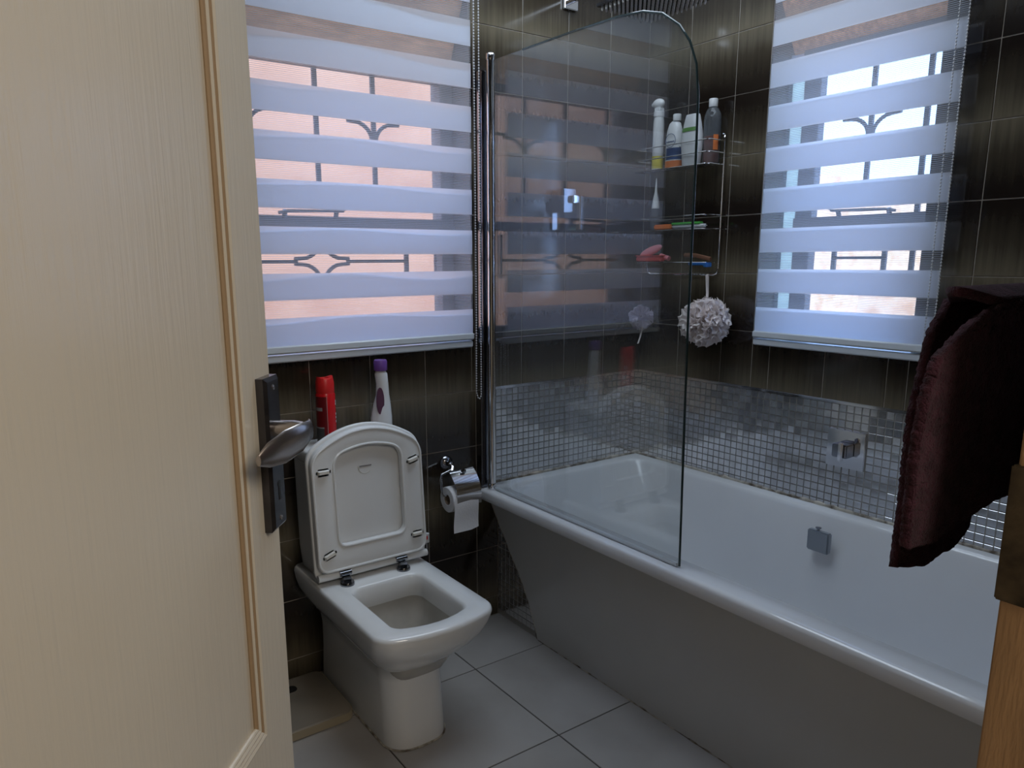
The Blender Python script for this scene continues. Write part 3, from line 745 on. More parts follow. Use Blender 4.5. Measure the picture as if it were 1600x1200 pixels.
# seat and lid share a raised frame: local x across, local z up, leaning back slightly
def seat_outline(hw, z0, zc, za, r=.03, n=10):
    """bottom corners at z0, shoulder z zc, apex za; counter-clockwise from bottom right"""
    pts = []
    for i in range(7):
        a = -PI/2+PI/2*i/6; pts.append((hw-r+r*math.cos(a), z0+r+r*math.sin(a)))
    def top(x): return zc+(za-zc)*(1-(x/hw)**2)
    q = .030
    for k in (.25, .5, .75): pts.append((hw, z0+r+(top(hw)-q-z0-r)*k))
    P0, P1, P2 = (hw, top(hw)-q), (hw-.002, top(hw)+.001), (hw-q, top(hw-q))
    for i in range(9):
        t = i/8; pts.append(tuple((1-t)**2*P0[k]+2*t*(1-t)*P1[k]+t*t*P2[k] for k in (0, 1)))
    ns = len(pts)-1
    for i in range(1, n*2+1):
        x = (hw-q)*(1-i/n); pts.append((x, top(x)))
    left = [(-x, z) for x, z in pts[:ns]][::-1]
    return pts+left
def upright(root, y, lean):
    def f(x, z, d): return (x, y+d+lean*(z-.41), z)
    return f
seat_c = TX-.002
f0 = upright(None, -.212, .075)
def plate(name, o2, i2, d0, d1, mt, bev=.004):
    bm = bmesh.new()
    def rg(pts, d, s=0):
        cx_ = 0; cz_ = sum(p[1] for p in pts)/len(pts); out = []
        for x, z in pts:
            v = Vector((x-cx_, z-cz_)); L_ = v.length; v = v*(L_-s)/L_ if L_ else v
            q = f0(v.x+cx_, v.y+cz_, d); out.append((q[0]+seat_c, q[1], q[2]))
        return out
    if i2:
        seq = [rg(o2, d1), rg(o2, d0+bev), rg(o2, d0+bev*.3, bev*.3), rg(o2, d0, bev), rg(i2, d0, -bev), rg(i2, d0+bev*.4, -bev*.3), rg(i2, d0+bev), rg(i2, d1)]
        rings(bm, seq+[seq[0]], False, False)
    else:
        seq = [rg(o2, d1), rg(o2, d0+bev), rg(o2, d0+bev*.3, bev*.3), rg(o2, d0, bev)]
        rings(bm, seq, True, True)
    bmesh.ops.remove_doubles(bm, verts=bm.verts, dist=1e-5)
    return from_bm(name, bm, mt, ang=50)
lid = offc(plate('lid', seat_outline(.181, .405, .780, .846), None, .004, .014, M['plastic']))
ring = seat_outline(.176, .432, .773, .838); inn = seat_outline(.106, .505, .762, .786, r=.025)
seat = offc(plate('seat', ring, inn, -.016, .001, M['plastic']))
# raised inner lip and outer lip of the underside of the seat
def lip(pts, r, d, name, par):
    bm = bmesh.new(); P_ = [f0(x, z, d) for x, z in pts]
    tube(bm, [(p[0]+seat_c, p[1], p[2]) for p in P_], r, 8, closed=True)
    o = from_bm(name, bm, M['plastic']); o.parent = par; return o
lip(seat_outline(.172, .437, .768, .832), .004, -.016, 'outer_lip', seat)
lip(seat_outline(.109, .502, .764, .789, r=.026), .004, -.016, 'inner_lip', seat)
for (bxp, bz, an) in ((-.142, .728, 0), (.142, .722, .25), (-.142, .488, .35), (.142, .492, 0)):
    bm = bmesh.new(); t = bmesh.new(); bx(t, -.022, .022, -.014, 0, -.011, .011, bev=.007, seg=3)
    q = f0(bxp, bz, -.016); merge(bm, t, 0, Matrix.Translation((q[0]+seat_c, q[1], q[2])) @ Matrix.Rotation(-an, 4, 'Y'))
    o = from_bm('bumper', bm, M['bumper']); o.parent = seat
# moulded maker's mark on the lid
bm = bmesh.new(); q = f0(0, .72, .003); cc = (q[0]+seat_c-.002, q[1], q[2])
bx(bm, cc[0]-.019, cc[0]+.019, cc[1]-.0012, cc[1]+.002, cc[2]-.002, cc[2]+.002)
o = from_bm('emblem', bm, M['greylabel']); o.parent = lid
bm = bmesh.new(); tube(bm, [(cc[0]-.022, cc[1]-.001, cc[2]+.002)]+arc((cc[0]-.002, cc[1]-.001, cc[2]-.002), .020, PI*1.05, PI*1.75, 10), .0012, 6)
o = from_bm('emblem', bm, M['bumper']); o.parent = lid
for o_ in [c for c in list(seat.children)+list(lid.children)]: o_.location = Vector(o_.location)
# hinges
for hx in (-.098, .085):
    bm = bmesh.new()
    lathe(bm, [(.021, 0), (.021, .006), (.019, .010), (.006, .011)], (TX+hx, -.236, .391), 'z', 20)
    bx(bm, TX+hx-.012, TX+hx+.012, -.240, -.222, .398, .416, bev=.002)
    lathe(bm, [(.008, -.018), (.008, .018)], (TX+hx, -.224, .422), 'x', 14)
    offc(from_bm('hinge', bm, M['dchrome']))
bm = bmesh.new(); tube(bm, [(TX-.178, -.214, .418), (TX+.178, -.214, .418)], .011, 12); offc(from_bm('hinge_bar', bm, M['plastic']))
# fix parenting of sub-parts: their mesh coordinates are world ones
for sub in (cl,): sub.location = (0, 0, 0)

# inlet valve behind the toilet
vlv = empty('inlet_valve', (-1.030, 0, .33)); tag(vlv, 'small angle valve with red-marked hose on the wall beside the toilet', 'valve')
bm = bmesh.new(); lathe(bm, [(.02, 0), (.02, .004), (.008, .006), (.008, .035)], (0, -.001, 0), 'y', 16); from_bm('body', bm, M['dchrome'], vlv)
bm = bmesh.new(); tube(bm, [(0, -.035, -.005), (0, -.035, .03), (-.004, -.033, .06), (-.03, -.025, .13)], .0065, 8); from_bm('hose', bm, M['dchrome'], vlv)
bm = bmesh.new(); lathe(bm, [(.010, 0), (.010, .030)], (0, -.035, .040), 'z', 12); from_bm('nut', bm, M['white'], vlv)
bm = bmesh.new(); lathe(bm, [(.0108, 0), (.0108, .012)], (-.004, -.035, .052), 'z', 12); from_bm('marker', bm, M['redcap'], vlv)

# ------------------------------------------------------------------ things on the cistern
can = empty('spray_can', (-1.388, -.085, .776)); tag(can, 'red aerosol air freshener can standing on the cistern', 'spray can')
bm = bmesh.new(); lathe(bm, [(.026, 0), (.0285, .003), (.0285, .150), (.026, .156), (.022, .158)], n=24); from_bm('can_body', bm, M['red'], can)
bm = bmesh.new()
prof_n = 24; rs = []
for r_, h_ in ((.0265, .154), (.0272, .160), (.0270, .185)): rs.append([(r_*math.cos(2*PI*i/prof_n), r_*math.sin(2*PI*i/prof_n), h_) for i in range(prof_n)])
rs.append([(.0235*math.cos(2*PI*i/prof_n), .0235*math.sin(2*PI*i/prof_n), .200+.004*math.cos(2*PI*i/prof_n*2)) for i in range(prof_n)])
rs.append([(.013*math.cos(2*PI*i/prof_n), .013*math.sin(2*PI*i/prof_n), .199) for i in range(prof_n)])
rs.append([(.011*math.cos(2*PI*i/prof_n), .011*math.sin(2*PI*i/prof_n), .188) for i in range(prof_n)])
rings(bm, rs); from_bm('cap', bm, M['redcap'], can)
def wrap(name, r, z0, z1, a0, a1, mt, parent, n=10, sx=1, sy=1):
    bm = bmesh.new(); v0, v1 = [], []
    for i in range(n+1):
        a = a0+(a1-a0)*i/n
        v0.append(bm.verts.new((r*math.cos(a)*sx, r*math.sin(a)*sy, z0))); v1.append(bm.verts.new((r*math.cos(a)*sx, r*math.sin(a)*sy, z1)))
    for i in range(n): bm.faces.new((v0[i], v0[i+1], v1[i+1], v1[i]))
    return from_bm(name, bm, mt, parent)
wrap('label', .0287, .004, .146, PI*.86, PI*1.40, mat('deep_red_label', (.16, .008, .012), .3), can)
wrap('label', .0290, .004, .052, PI*.92, PI*1.30, mat('charcoal_label', (.06, .06, .062), .4), can)['label'] = 'charcoal panel of small print'
wrap('label', .0290, .052, .056, PI*.92, PI*1.30, M['greylabel'], can)
wrap('label', .0290, .104, .114, PI*.95, PI*1.26, M['greylabel'], can)
wrap('seam', .0291, .004, .146, PI*1.41, PI*1.425, M['greylabel'], can)
for z in (.066, .078, .088, .118, .126): wrap('print', .0290, z, z+.007, PI*1.76, PI*1.84, M['white'], can)

bot = empty('cleaner_bottle', (-1.213, -.095, .776)); tag(bot, 'white toilet cleaner bottle with purple cap on the cistern', 'bottle')
bm = bmesh.new(); rs = []
for z, hw, hd, ox in ((0, .030, .024, 0), (.004, .034, .026, 0), (.06, .034, .026, 0), (.10, .028, .022, .003), (.13, .021, .018, .006), (.165, .019, .018, .006), (.195, .0195, .018, .003), (.202, .016, .016, .002), (.206, .014, .014, .002)):
    rs.append([(ox+hw*math.cos(2*PI*i/20), hd*math.sin(2*PI*i/20), z) for i in range(20)])
rings(bm, rs); from_bm('body', bm, M['white'], bot)
bm = bmesh.new(); lathe(bm, [(.0195, .206), (.0205, .209), (.0205, .232), (.0185, .238), (.013, .2385), (.012, .236), (.010, .2385), (.002, .2388)], (.002, 0, 0)); from_bm('cap', bm, M['purple'], bot)
bm = bmesh.new()
ov = [(-.012+.013*math.cos(a), 0, .115+.042*math.sin(a)) for a in [2*PI*i/16 for i in range(16)]]
rings(bm, [[(x, -.0185-.003*math.sin(max(0, min(1, (z-.07)/.09))*0), z) for x, y, z in ov], [(x, -.0215, z) for x, y, z in ov]]); from_bm('label', bm, M['plum'], bot)

# ------------------------------------------------------------------ toilet roll holder
th = empty('toilet_roll_holder', (-.915, 0, .53)); tag(th, 'chrome toilet roll holder with curved flap on the wall beside the bath', 'roll holder')
bm = bmesh.new(); lathe(bm, [(.023, 0), (.024, .004), (.020, .010), (.010, .014), (.009, .030)], (-.012, -.001, .095), 'y', 20); from_bm('rosette', bm, M['dchrome'], th)
bm = bmesh.new(); tube(bm, [(-.012, -.03, .095), (-.012, -.045, .088), (-.02, -.052, .075)], .006, 8)
tube(bm, [(-.02, -.048, .080), (-.06, -.05, .070), (-.066, -.055, .055), (-.066, -.062, .01), (-.064, -.066, .002), (-.05, -.066, 0), (.045, -.066, 0)], .004, 8); from_bm('arm', bm, M['chrome'], th)
bm = bmesh.new()
pf = [(-.058, .082), (-.066, .078), (-.080, .066), (-.096, .048), (-.108, .026), (-.113, .004), (-.113, -.014), (-.112, -.032)]
rings(bm, [[(x, y, z) for y, z in pf] + [(x, y+.0012, z-.0012) for y, z in pf[::-1]] for x in (-.038, .060)]); from_bm('flap', bm, M['chrome'], th)
bm = bmesh.new(); lathe(bm, [(.009, 0), (.009, .006), (.004, .008)], (.010, -.075, .078), 'y', 14); from_bm('knob', bm, M['dchrome'], th)
rl = empty('toilet_roll', (-.915, -.066, .515)); tag(rl, 'white toilet roll hanging below the chrome flap', 'toilet roll')
bm = bmesh.new(); n = 32; rs = []
for x, r_ in ((-.048, .018), (-.050, .020), (-.050, .042), (-.048, .044), (.048, .044), (.050, .042), (.050, .020), (.048, .018)):
    rs.append([(x, r_*math.cos(2*PI*i/n), r_*math.sin(2*PI*i/n)) for i in range(n)])
rings(bm, rs+[rs[0]], False, False); from_bm('roll', bm, M['paper'], rl, ang=35)
bm = bmesh.new(); rings(bm, [[(x, r_*math.cos(2*PI*i/n), r_*math.sin(2*PI*i/n)) for i in range(n)] for x, r_ in ((-.049, .0178), (.049, .0178), (.049, .0168), (-.049, .0168), (-.049, .0178))], False, False); from_bm('core', bm, M['card'], rl)
bm = bmesh.new(); rs = []
for k in range(13):
    z = .01-.115*k/12; y = -.0455-.0015*math.sin(k*.5)-.004*(k/12)**2
    rs.append([(-.049+.001*math.sin(k*.4)-.004*(k/12), y, z), (-.016, y-.0005, z), (.016, y-.0007, z+.0), (.048-.003*(k/12), y, z+.006*(k/12))])
rs2_ = rs
vs = [[bm.verts.new(p) for p in r_] for r_ in rs2_]
for a, b in zip(vs, vs[1:]):
    for i in range(3): bm.faces.new((a[i], a[i+1], b[i+1], b[i]))
from_bm('loose_sheet', bm, M['paper'], rl)

# ------------------------------------------------------------------ shower caddy
cad = empty('shower_caddy', (0, -.2, 1.25)); tag(cad, 'chrome wire shower caddy with three shelves on the wall over the bath', 'caddy')
def W(name, pts, r=.0022, closed=False, mt='chrome'):
    bm = bmesh.new(); tube(bm, [(p[0], p[1]+.2, p[2]-1.25) for p in pts], r, 6, closed); return from_bm(name, bm, M[mt], cad)
yl, yr = -.04, -.378
W('side_wire', [(-.012, yr+.012, 1.730), (-.012, yr+.002, 1.728), (-.012, yr, 1.71), (-.012, yr, 1.275), (-.012, yr+.006, 1.257), (-.012, yr+.02, 1.252), (-.012, yl-.02, 1.252), (-.012, yl-.004, 1.258), (-.012, yl, 1.28), (-.012, yl, 1.72), (-.012, yl-.012, 1.732)], .0032)
def basket(z0, rails, depth):
    for z in rails:
        W('basket_rail', [(-.012, yr, z), (-depth+.01, yr-.004, z), (-depth, yr, z), (-depth-.002, yr+.012, z), (-depth-.002, yl-.012, z), (-depth, yl, z), (-.012, yl, z)], .0022)
    bm = bmesh.new()
    for i in range(26):
        y = yr+.006+(yl-yr-.012)*i/25
        tube(bm, [(-.012, y+.2, z0-1.25), (-depth, y+.2, z0-1.25)], .0012, 5)
    o = from_bm('shelf_wires', bm, M['chrome'], cad); o['kind'] = 'stuff'
basket(1.627, (1.706, 1.666, 1.627), .10)
basket(1.411, (1.458, 1.411), .10)
basket(1.296, (1.296,), .085)

def bottle(name, label, loc, prof, mt, n=24, sx=1, sy=1, rz=0, cat='bottle'):
    root = empty(name, loc, rz); tag(root, label, cat, 'bottles in the shower caddy')
    bm = bmesh.new(); lathe(bm, prof, n=n, sx=sx, sy=sy); from_bm('body', bm, mt, root)
    return root
SZ = 1.6295
b1 = bottle('spray_bottle', 'slim white trigger spray bottle at the left end of the caddy', (-.06, -.116, SZ), [(.018, 0), (.020, .004), (.020, .150), (.019, .175), (.0165, .19)], M['white'])
bm = bmesh.new(); lathe(bm, [(.019, .188), (.019, .206), (.016, .208)], n=20)
bx(bm, -.014, .014, -.014, .014, .206, .222, bev=.004)
t = bmesh.new(); bmesh.ops.create_uvsphere(t, u_segments=18, v_segments=10, radius=1); merge(bm, t, 0, Matrix.Translation((0, .004, .234)) @ Matrix.Diagonal((.016, .026, .018, 1)))
bx(bm, -.006, .006, .02, .036, .228, .240, bev=.003)
from_bm('trigger_head', bm, M['white'], b1)
bm = bmesh.new(); tube(bm, [(0, .012, .222), (0, .020, .208), (0, .024, .195)], .003, 6); from_bm('trigger', bm, M['white'], b1)
wrap('label', .0204, .006, .050, PI*.75, PI*1.75, M['yellow'], b1)
b2 = bottle('detergent_bottle', 'white bottle with round white and blue label behind the glass', (-.055, -.190, SZ), [(.026, 0), (.030, .005), (.030, .10), (.027, .13), (.020, .155), (.012, .163)], M['white'], sx=.8, sy=1.15)
bm = bmesh.new(); lathe(bm, [(.014, .163), (.0145, .166), (.0145, .184), (.013, .186)], (0, -.008, 0), n=20); from_bm('cap', bm, M['white'], b2)
wrap('label', .0304, .030, .070, PI*.8, PI*1.7, M['blue'], b2, sx=.8, sy=1.15)
wrap('label', .0304, .002, .026, PI*.7, PI*1.7, M['orange'], b2, sx=.8, sy=1.15)
bm = bmesh.new(); tube(bm, [(-.0262, .023*math.cos(a)-.004, .095+.023*math.sin(a)) for a in [2*PI*i/24 for i in range(24)]], .0011, 5, closed=True); from_bm('label_ring', bm, M['blue'], b2)
# worn, illegible print across the round label
bm = bmesh.new()
for k, hh in enumerate((.0045, .0028, .003, .0042, .0026, .0045, .003, .0038)):
    y = -.021+.0046*k; bx(bm, -.0268, -.0258, y, y+.0034, .089, .089+hh)
from_bm('print', bm, M['blue'], b2)

b3 = empty('shampoo_bottle', (-.072, -.285, SZ)); tag(b3, 'white tapered shampoo bottle with green band in the caddy', 'bottle', 'bottles in the shower caddy')
bm = bmesh.new(); rs = []
for z, hy, hx in ((0, .032, .018), (.004, .035, .021), (.06, .041, .023), (.10, .041, .022), (.14, .034, .019), (.165, .027, .016), (.170, .025, .014)):
    rs.append([(math.copysign(abs(math.cos(a))**.8, math.cos(a))*hx, math.copysign(abs(math.sin(a))**.8, math.sin(a))*hy, z) for a in [2*PI*i/28 for i in range(28)]])
rings(bm, rs); from_bm('body', bm, M['white'], b3)
bm = bmesh.new()
def sup(a, hx, hy): return (math.copysign(abs(math.cos(a))**.8, math.cos(a))*hx, math.copysign(abs(math.sin(a))**.8, math.sin(a))*hy)
v0, v1 = [], []
for i in range(13):
    a = PI*.70+PI*.62*i/12
    for lst, z, k in ((v0, .113, 1.0), (v1, .126, .955)):
        p = sup(a, .0225*k if z < .12 else .0208, .0405*k); lst.append(bm.verts.new((p[0], p[1], z)))
for i in range(12): bm.faces.new((v0[i], v0[i+1], v1[i+1], v1[i]))
from_bm('label', bm, M['green'], b3)

b4 = bottle('shower_gel_bottle', 'clear bottle of amber liquid with white cap at caddy right end', (-.042, -.345, SZ), [(.027, 0), (.031, .004), (.031, .145), (.029, .162), (.022, .178), (.013, .188)], M['clear'], sx=.85, sy=1)
bm = bmesh.new(); lathe(bm, [(.026, .003), (.0292, .006), (.0292, .092), (.004, .092)], n=24, sx=.85); from_bm('liquid', bm, M['amber'], b4)
bm = bmesh.new(); lathe(bm, [(.0145, .188), (.015, .190), (.015, .213), (.0135, .215)], n=20); from_bm('cap', bm, M['white'], b4)
wrap('label', .0314, .045, .095, PI*1.25, PI*1.45, M['orange'], b4, sx=.85)

# second and third shelves
tb = empty('nozzle_tube', (-.06, -.115, 1.4135)); tag(tb, 'white tube with pointed nozzle standing on the middle caddy shelf', 'tube')
bm = bmesh.new(); lathe(bm, [(.012, 0), (.013, .003), (.013, .075), (.012, .080)], n=16); from_bm('body', bm, M['clear'], tb)
bm = bmesh.new(); lathe(bm, [(.014, .080), (.014, .084), (.011, .11), (.005, .14), (.002, .185), (.001, .19)], n=16); from_bm('nozzle', bm, M['white'], tb)
rz1 = empty('body_brush', (-.085, -.27, 1.4245)); tag(rz1, 'green and white brush with orange end on the middle shelf', 'brush')
bm = bmesh.new(); bx(bm, -.011, .011, -.105, .045, -.008, .004, bev=.005); from_bm('grip', bm, M['white'], rz1)
bm = bmesh.new(); bx(bm, -.012, .012, -.085, .045, .003, .012, bev=.003); from_bm('top', bm, M['lime'], rz1)
bm = bmesh.new(); bx(bm, -.010, .010, .046, .130, -.010, .008, bev=.004); from_bm('end', bm, M['orange'], rz1)
pk = empty('hair_brush', (-.06, -.10, 1.320)); tag(pk, 'pink oval paddle brush leaning on the lowest caddy shelf', 'brush')
bm = bmesh.new(); t = bmesh.new(); bmesh.ops.create_uvsphere(t, u_segments=20, v_segments=12, radius=1)
merge(bm, t, 0, Matrix.Translation((0, .0, .018)) @ Matrix.Rotation(-.32, 4, 'X') @ Matrix.Rotation(0, 4, 'Z') @ Matrix.Diagonal((.010, .058, .016, 1)))
from_bm('paddle', bm, M['pinkp'], pk)
bm = bmesh.new(); tube(bm, [(0, -.05, .001), (0, -.075, -.006), (0, -.092, -.010)], .009, 10); from_bm('handle', bm, M['pinkp'], pk)
cs = empty('soap_box', (-.075, -.105, 1.2995)); tag(cs, 'coral red rectangular soap box at the left of the lowest shelf', 'box')
bm = bmesh.new(); bx(bm, -.014, .014, -.07, .055, 0, .019, bev=.004); from_bm('base', bm, M['redp'], cs)
bm = bmesh.new(); bx(bm, -.015, .015, -.071, .056, .019, .023, bev=.001); from_bm('cover', bm, M['redp'], cs)
bw = empty('nail_brush', (-.03, -.30, 1.302)); tag(bw, 'brown wooden handle lying across the right of the lowest shelf', 'brush')
bm = bmesh.new(); tube(bm, [(0, .06, .020), (-.01, 0, .018), (-.02, -.05, .010), (-.022, -.075, .005)], .006, 8, flat=1.3); from_bm('handle', bm, M['brown'], bw)
bz = empty('razor', (-.092, -.345, 1.290)); tag(bz, 'blue disposable razor on the lowest caddy shelf', 'razor')
bm = bmesh.new(); bx(bm, -.008, .008, -.045, .03, -.004, .006, bev=.003); from_bm('handle', bm, M['bluep'], bz)
bm = bmesh.new(); bx(bm, -.018, .014, -.058, -.045, -.010, .006, bev=.002); from_bm('head', bm, M['bluep'], bz)

# ------------------------------------------------------------------ mesh sponges
def puff(name, label, loc, rad, mt, strap_pts, seed, nrib, cat='sponge', loops=None):
    root = empty(name, loc); tag(root, label, cat, 'mesh sponges hanging over the bath')
    rg = random.Random(seed); bm = bmesh.new()
    for k in range(nrib):
        z = 1-2*(k+.5)/nrib; ph = k*2.39996; s = math.sqrt(1-z*z)
        axis = Vector((s*math.cos(ph), s*math.sin(ph), z)); e1 = axis.orthogonal().normalized(); e2 = axis.cross(e1)
        # ruffled fan standing around direction 'axis'
        rr0 = rad*rg.uniform(.86, 1.06); fr_ = rg.randint(5, 8); p0 = rg.uniform(0, 6); op = rg.uniform(.55, .8)
        prev = None
        for i in range(31):
            a = 2*PI*i/30
            ring_ = []
            for j, q in enumerate((.12, .5, .8, 1.0)):
                wob = math.sin(fr_*a+p0)*.20*q*q
                spread = op*q*(1+.18*math.sin(2*fr_*a+p0))
                d = (axis*(1.0-spread*.35+wob)+(e1*math.cos(a)+e2*math.sin(a))*spread*.62).normalized()
                ring_.append(bm.verts.new(d*rr0*q*(1+.05*math.sin(fr_*a*2+p0))))
            if prev:
                for j in range(3): bm.faces.new((prev[j], ring_[j], ring_[j+1], prev[j+1]))
            prev = ring_
    from_bm('mesh_ruffles', bm, mt, root)
    bm = bmesh.new(); tube(bm, strap_pts, .0042, 6, flat=.4); from_bm('strap', bm, M['puff'], root)
    return root
puff('bath_sponge', 'round white mesh bath puff hanging below the caddy', (-.089, -.392, 1.090), .087, M['puff'], [(.02, .01, .05), (.045, .03, .10), (.064, .052, .160), (.072, .055, .163), (.072, .053, .155), (.05, .032, .095), (.02, .01, .05)], 3, 40)
puff('bath_sponge', 'small lilac mesh sponge hanging in the corner behind the glass', (-.055, -.055, 1.085), .050, M['lilac'], [(0, 0, 0), (0, -.01, -.04), (-.015, -.015, -.075), (-.03, -.018, -.10)], 9, 12)

# ------------------------------------------------------------------ door
AZ = math.radians(40.6)
D = Vector((math.sin(AZ), math.cos(AZ), 0)); Nn = Vector((math.cos(AZ), -math.sin(AZ), 0))
door = empty('door_1', (-1.896, -1.138, 0)); door['kind'] = 'structure'
# local frame: x = away from the hinge (D), y = out of the visible face (-Nn*-1)
door.rotation_euler = (0, 0, math.atan2(D.y, D.x))      # local +x = D ; local +y = left of D ; visible face is local -y
DWD = .86
bm = bmesh.new(); x0, x1 = -DWD, 0
# leaf core and raised frame around two recessed panels
PL, PR = -.74, -.118
bx(bm, x0, x1, .004, .040, .01, 2.03)
bx(bm, PR+.032, x1, 0, .0045, .01, 2.03); bx(bm, x0, PL-.032, 0, .0045, .01, 2.03)
for z0, z1 in ((.01, .12), (.60, .676), (1.93, 2.03)): bx(bm, PL-.032, PR+.032, 0, .0045, z0, z1)
from_bm('leaf', bm, M['door'], door, sm=False)
def mould(z0, z1):
    x0_, x1_ = PL-.032, PR+.032
    for nm, d, r_, mt in (('moulding', .004, .0045, 'door'), ('moulding', .012, .0042, 'groove'), ('moulding', .020, .0042, 'door'), ('moulding', .027, .0036, 'groove')):
        for a, b, up_ in (((x0_+d, z0+d), (x1_-d, z0+d), 0), ((x0_+d, z1-d), (x1_-d, z1-d), 0), ((x0_+d, z0+d), (x0_+d, z1-d), 1), ((x1_-d, z0+d), (x1_-d, z1-d), 1)):
            bm = bmesh.new(); tube(bm, [(a[0], .002, a[1]), (b[0], .002, b[1])], r_, 8)
            from_bm(nm, bm, M[mt if up_ else 'door'], door)  # only the uprights take the painted brown reflection
mould(.676, 1.93); mould(.12, .60)
# handle: back plate, lever
hz = 1.055
bm = bmesh.new()
rings(bm, [[(x, -d, z) for x, z in ((-.047+s, .952+s), (.000-s, .952+s), (.000-s, 1.160-s), (-.047+s, 1.160-s))] for d, s in ((-.001, 0), (.010, 0), (.014, .005))])
hp = from_bm('handle_plate', bm, M['dplate'], door, sm=False)
for z in (.966, 1.146):
    bm = bmesh.new(); lathe(bm, [(.0035, .0135), (.0035, .015), (.001, .0155)], (-.023, 0, z), 'y', 10); o = from_bm('screw', bm, M['lever']); o.parent = hp
bm = bmesh.new(); bx(bm, -.026, -.020, -.0146, -.012, .992, 1.016); lathe(bm, [(.005, .012), (.005, .0147)], (-.023, 0, 1.014), 'y', 12); o = from_bm('keyhole', bm, M['black']); o.parent = hp
bm = bmesh.new(); lathe(bm, [(.0115, .012), (.0115, .040), (.010, .052)], (-.023, 0, 1.090), 'y', 18)
pts = [(-.012, -.056), (-.022, -.060), (-.050, -.058), (-.085, -.050), (-.112, -.040), (-.128, -.033)]
rs = []
for k, (x, y) in enumerate(pts):
    hh = [.010, .0135, .019, .021, .016, .007][k]; tt = [.004, .0055, .0055, .005, .0045, .003][k]
    rs.append([(x, y+tt*math.cos(a), 1.092-k*.0035+hh*math.sin(a)) for a in [2*PI*i/16 for i in range(16)]])
rings(bm, rs); from_bm('lever_handle', bm, M['lever'], door)

# door frame with strike plate
fr1 = empty('trim_4'); fr1['kind'] = 'structure'
bm = bmesh.new(); bx(bm, JX, -1.425, -2.0, JY, 0, 2.06, bev=.002); jm = from_bm('door_jamb', bm, M['wood'], fr1)
bm = bmesh.new(); bx(bm, -2.52, -2.49, -2.0, JY, 0, 2.06, bev=.002); from_bm('door_jamb', bm, M['wood'], fr1)
bm = bmesh.new(); bx(bm, -2.49, JX, -2.0, JY, 2.03, 2.06, bev=.002); from_bm('door_head', bm, M['wood'], fr1)
bm = bmesh.new(); bx(bm, JX-.003, JX+.010, -1.96, JY+.004, 1.000, 1.128, bev=.0015); from_bm('strike_plate', bm, M['strike'], fr1)

# ------------------------------------------------------------------ towel and its rail
tr = empty('towel_rail', (-1.1, -1.84, 1.262)); tag(tr, 'cream towel rail on the wall just inside the doorway', 'towel rail')
bm = bmesh.new(); tube(bm, [(-.155, .085, -.012), (.30, .085, -.012)], .010, 12); from_bm('bar', bm, mat('cream_rail', (.55, .52, .40), .35), tr)
for x in (-.10, .28):
    bm = bmesh.new(); tube(bm, [(x, .001, -.006), (x, .085, -.006)], .008, 8); lathe(bm, [(.02, -.008), (.02, -.001)], (x, 0, -.006), 'y', 16); from_bm('bracket', bm, M['rail'], tr)
def interp(tbl, t):
    for (a, b), (c, d) in zip(tbl, tbl[1:]):
        if t <= c: return b+(d-b)*max(0, (t-a)/(c-a))
    return tbl[-1][1]
tw = empty('towel', (-1.25, -1.75, 1.2)); tag(tw, 'dark maroon terry hand towel hanging over the rail', 'towel')
def towel_layer(name, ybase, bot, left, ztop, xr, wave, seed):
    """bot: (x, z) outline of the lower hem; left: (z, x) outline of the near edge"""
    bm = bmesh.new(); nu, nv = 110, 110; g = []
    for j in range(nv+1):
        v = j/nv; row = []
        for i in range(nu+1):
            u = i/nu
            xb = bot[0][0]+(xr-bot[0][0])*u
            zb = interp(bot, xb); z = ztop+(zb-ztop)*v
            xl = interp(left, z); x = xl+(xr-xl)*u
            y = ybase+wave*(math.sin(u*11+seed+v*1.3)*.7+.4*math.sin(u*25+seed*2))*v
            nn = noise.noise(Vector((x*230, y*60, z*230)))*.0022
            ex = (noise.noise(Vector((z*260, seed, 0)))*.003) if i == 0 else 0
            row.append(bm.verts.new((x+1.25+ex, y+1.75+nn, z-1.2)))
        g.append(row)
    for j in range(nv):
        for i in range(nu): bm.faces.new((g[j][i], g[j][i+1], g[j+1][i+1], g[j+1][i]))
    o = from_bm(name, bm, M['towel'], tw)
    md = o.modifiers.new('thickness', 'SOLIDIFY'); md.thickness = .010; md.offset = 0
    return o
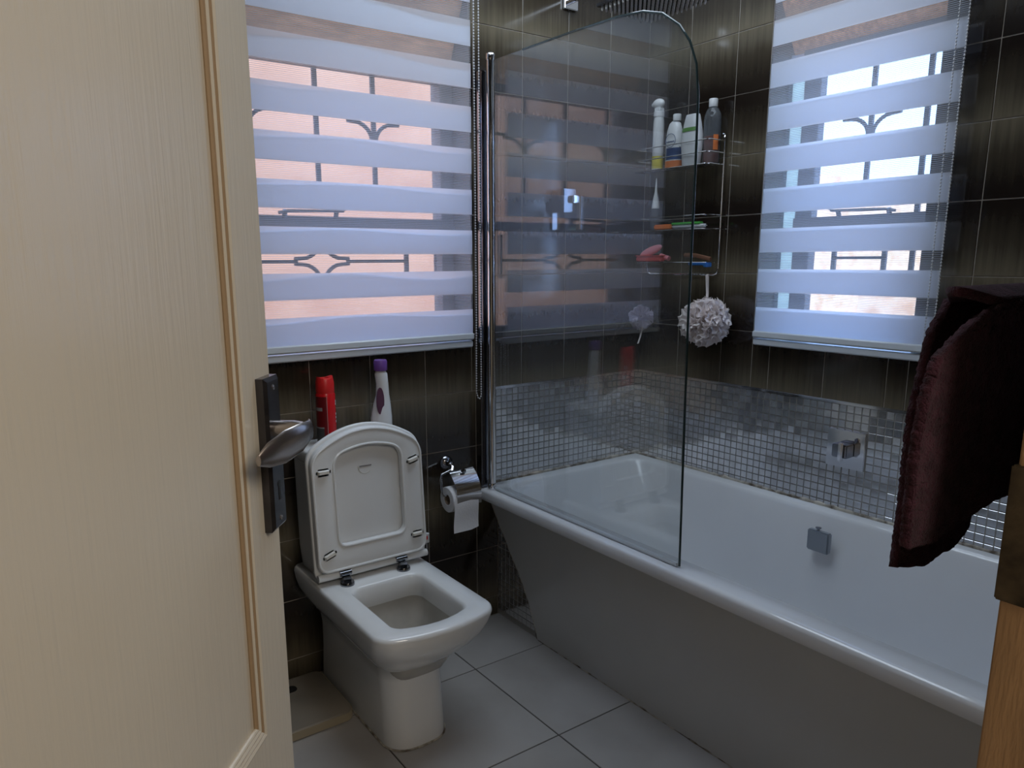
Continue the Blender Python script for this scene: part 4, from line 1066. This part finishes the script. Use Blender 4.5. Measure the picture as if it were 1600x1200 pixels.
towel_layer('front_fold', -1.722, [(-1.375, .955), (-1.316, .947), (-1.244, .952), (-1.200, .968), (-1.188, .990), (-1.08, .992), (-.95, .99)],
            [(.94, -1.368), (1.022, -1.364), (1.135, -1.368), (1.199, -1.354), (1.227, -1.346), (1.262, -1.312)], 1.262, -.95, .004, 1)
towel_layer('rear_fold', -1.785, [(-1.500, 1.030), (-1.44, 1.024), (-1.36, 1.034), (-1.30, 1.046), (-1.265, 1.043), (-1.212, 1.041), (-1.0, 1.04)],
            [(1.02, -1.492), (1.12, -1.494), (1.18, -1.486), (1.215, -1.470), (1.235, -1.430), (1.253, -1.385), (1.262, -1.33)], 1.262, -1.0, .003, 4)
bm = bmesh.new(); rs = []
for i in range(61):
    t = i/60; xa = -1.312+.35*t; xb = -1.34+.35*t
    rs.append([(xb+(xa-xb)*k/14+1.25+(-.05*math.sin(PI*k/14)*(1-t)), -1.785+1.75+.063*k/14, 1.262-1.2+.012*math.sin(PI*k/14)+.001*noise.noise(Vector((i, k, 0)))) for k in range(15)])
rings(bm, rs, False, False, close=False)
o = from_bm('top_fold', bm, M['towel'], tw); md = o.modifiers.new('thickness', 'SOLIDIFY'); md.thickness = .010; md.offset = 0

# ------------------------------------------------------------------ board on the floor
bs = empty('bathroom_scale', (-1.585, -.165, 0)); tag(bs, 'flat cream bathroom scale on the floor left of the toilet', 'scale')
bm = bmesh.new()
rings(bm, [rrect(-.155, .155, -.135, .135, .03, z, n=8) for z in (.004, .028)]); from_bm('platform_edge', bm, M['scaleedge'], bs)
bm = bmesh.new(); rings(bm, [rrect(-.153, .153, -.133, .133, .03, .028, n=8), rrect(-.150, .150, -.130, .130, .03, .031, n=8)]); from_bm('platform', bm, M['scale'], bs)
bm = bmesh.new(); rings(bm, [rrect(-.03, .055, .055, .09, .015, z, n=6) for z in (.0312, .0322)]); from_bm('display', bm, M['black'], bs)
for sx_ in (-1, 1):
    for sy_ in (-1, 1):
        bm = bmesh.new(); lathe(bm, [(.014, 0), (.014, .005)], (sx_*.12, sy_*.10, 0), 'z', 12); from_bm('foot', bm, M['black'], bs)
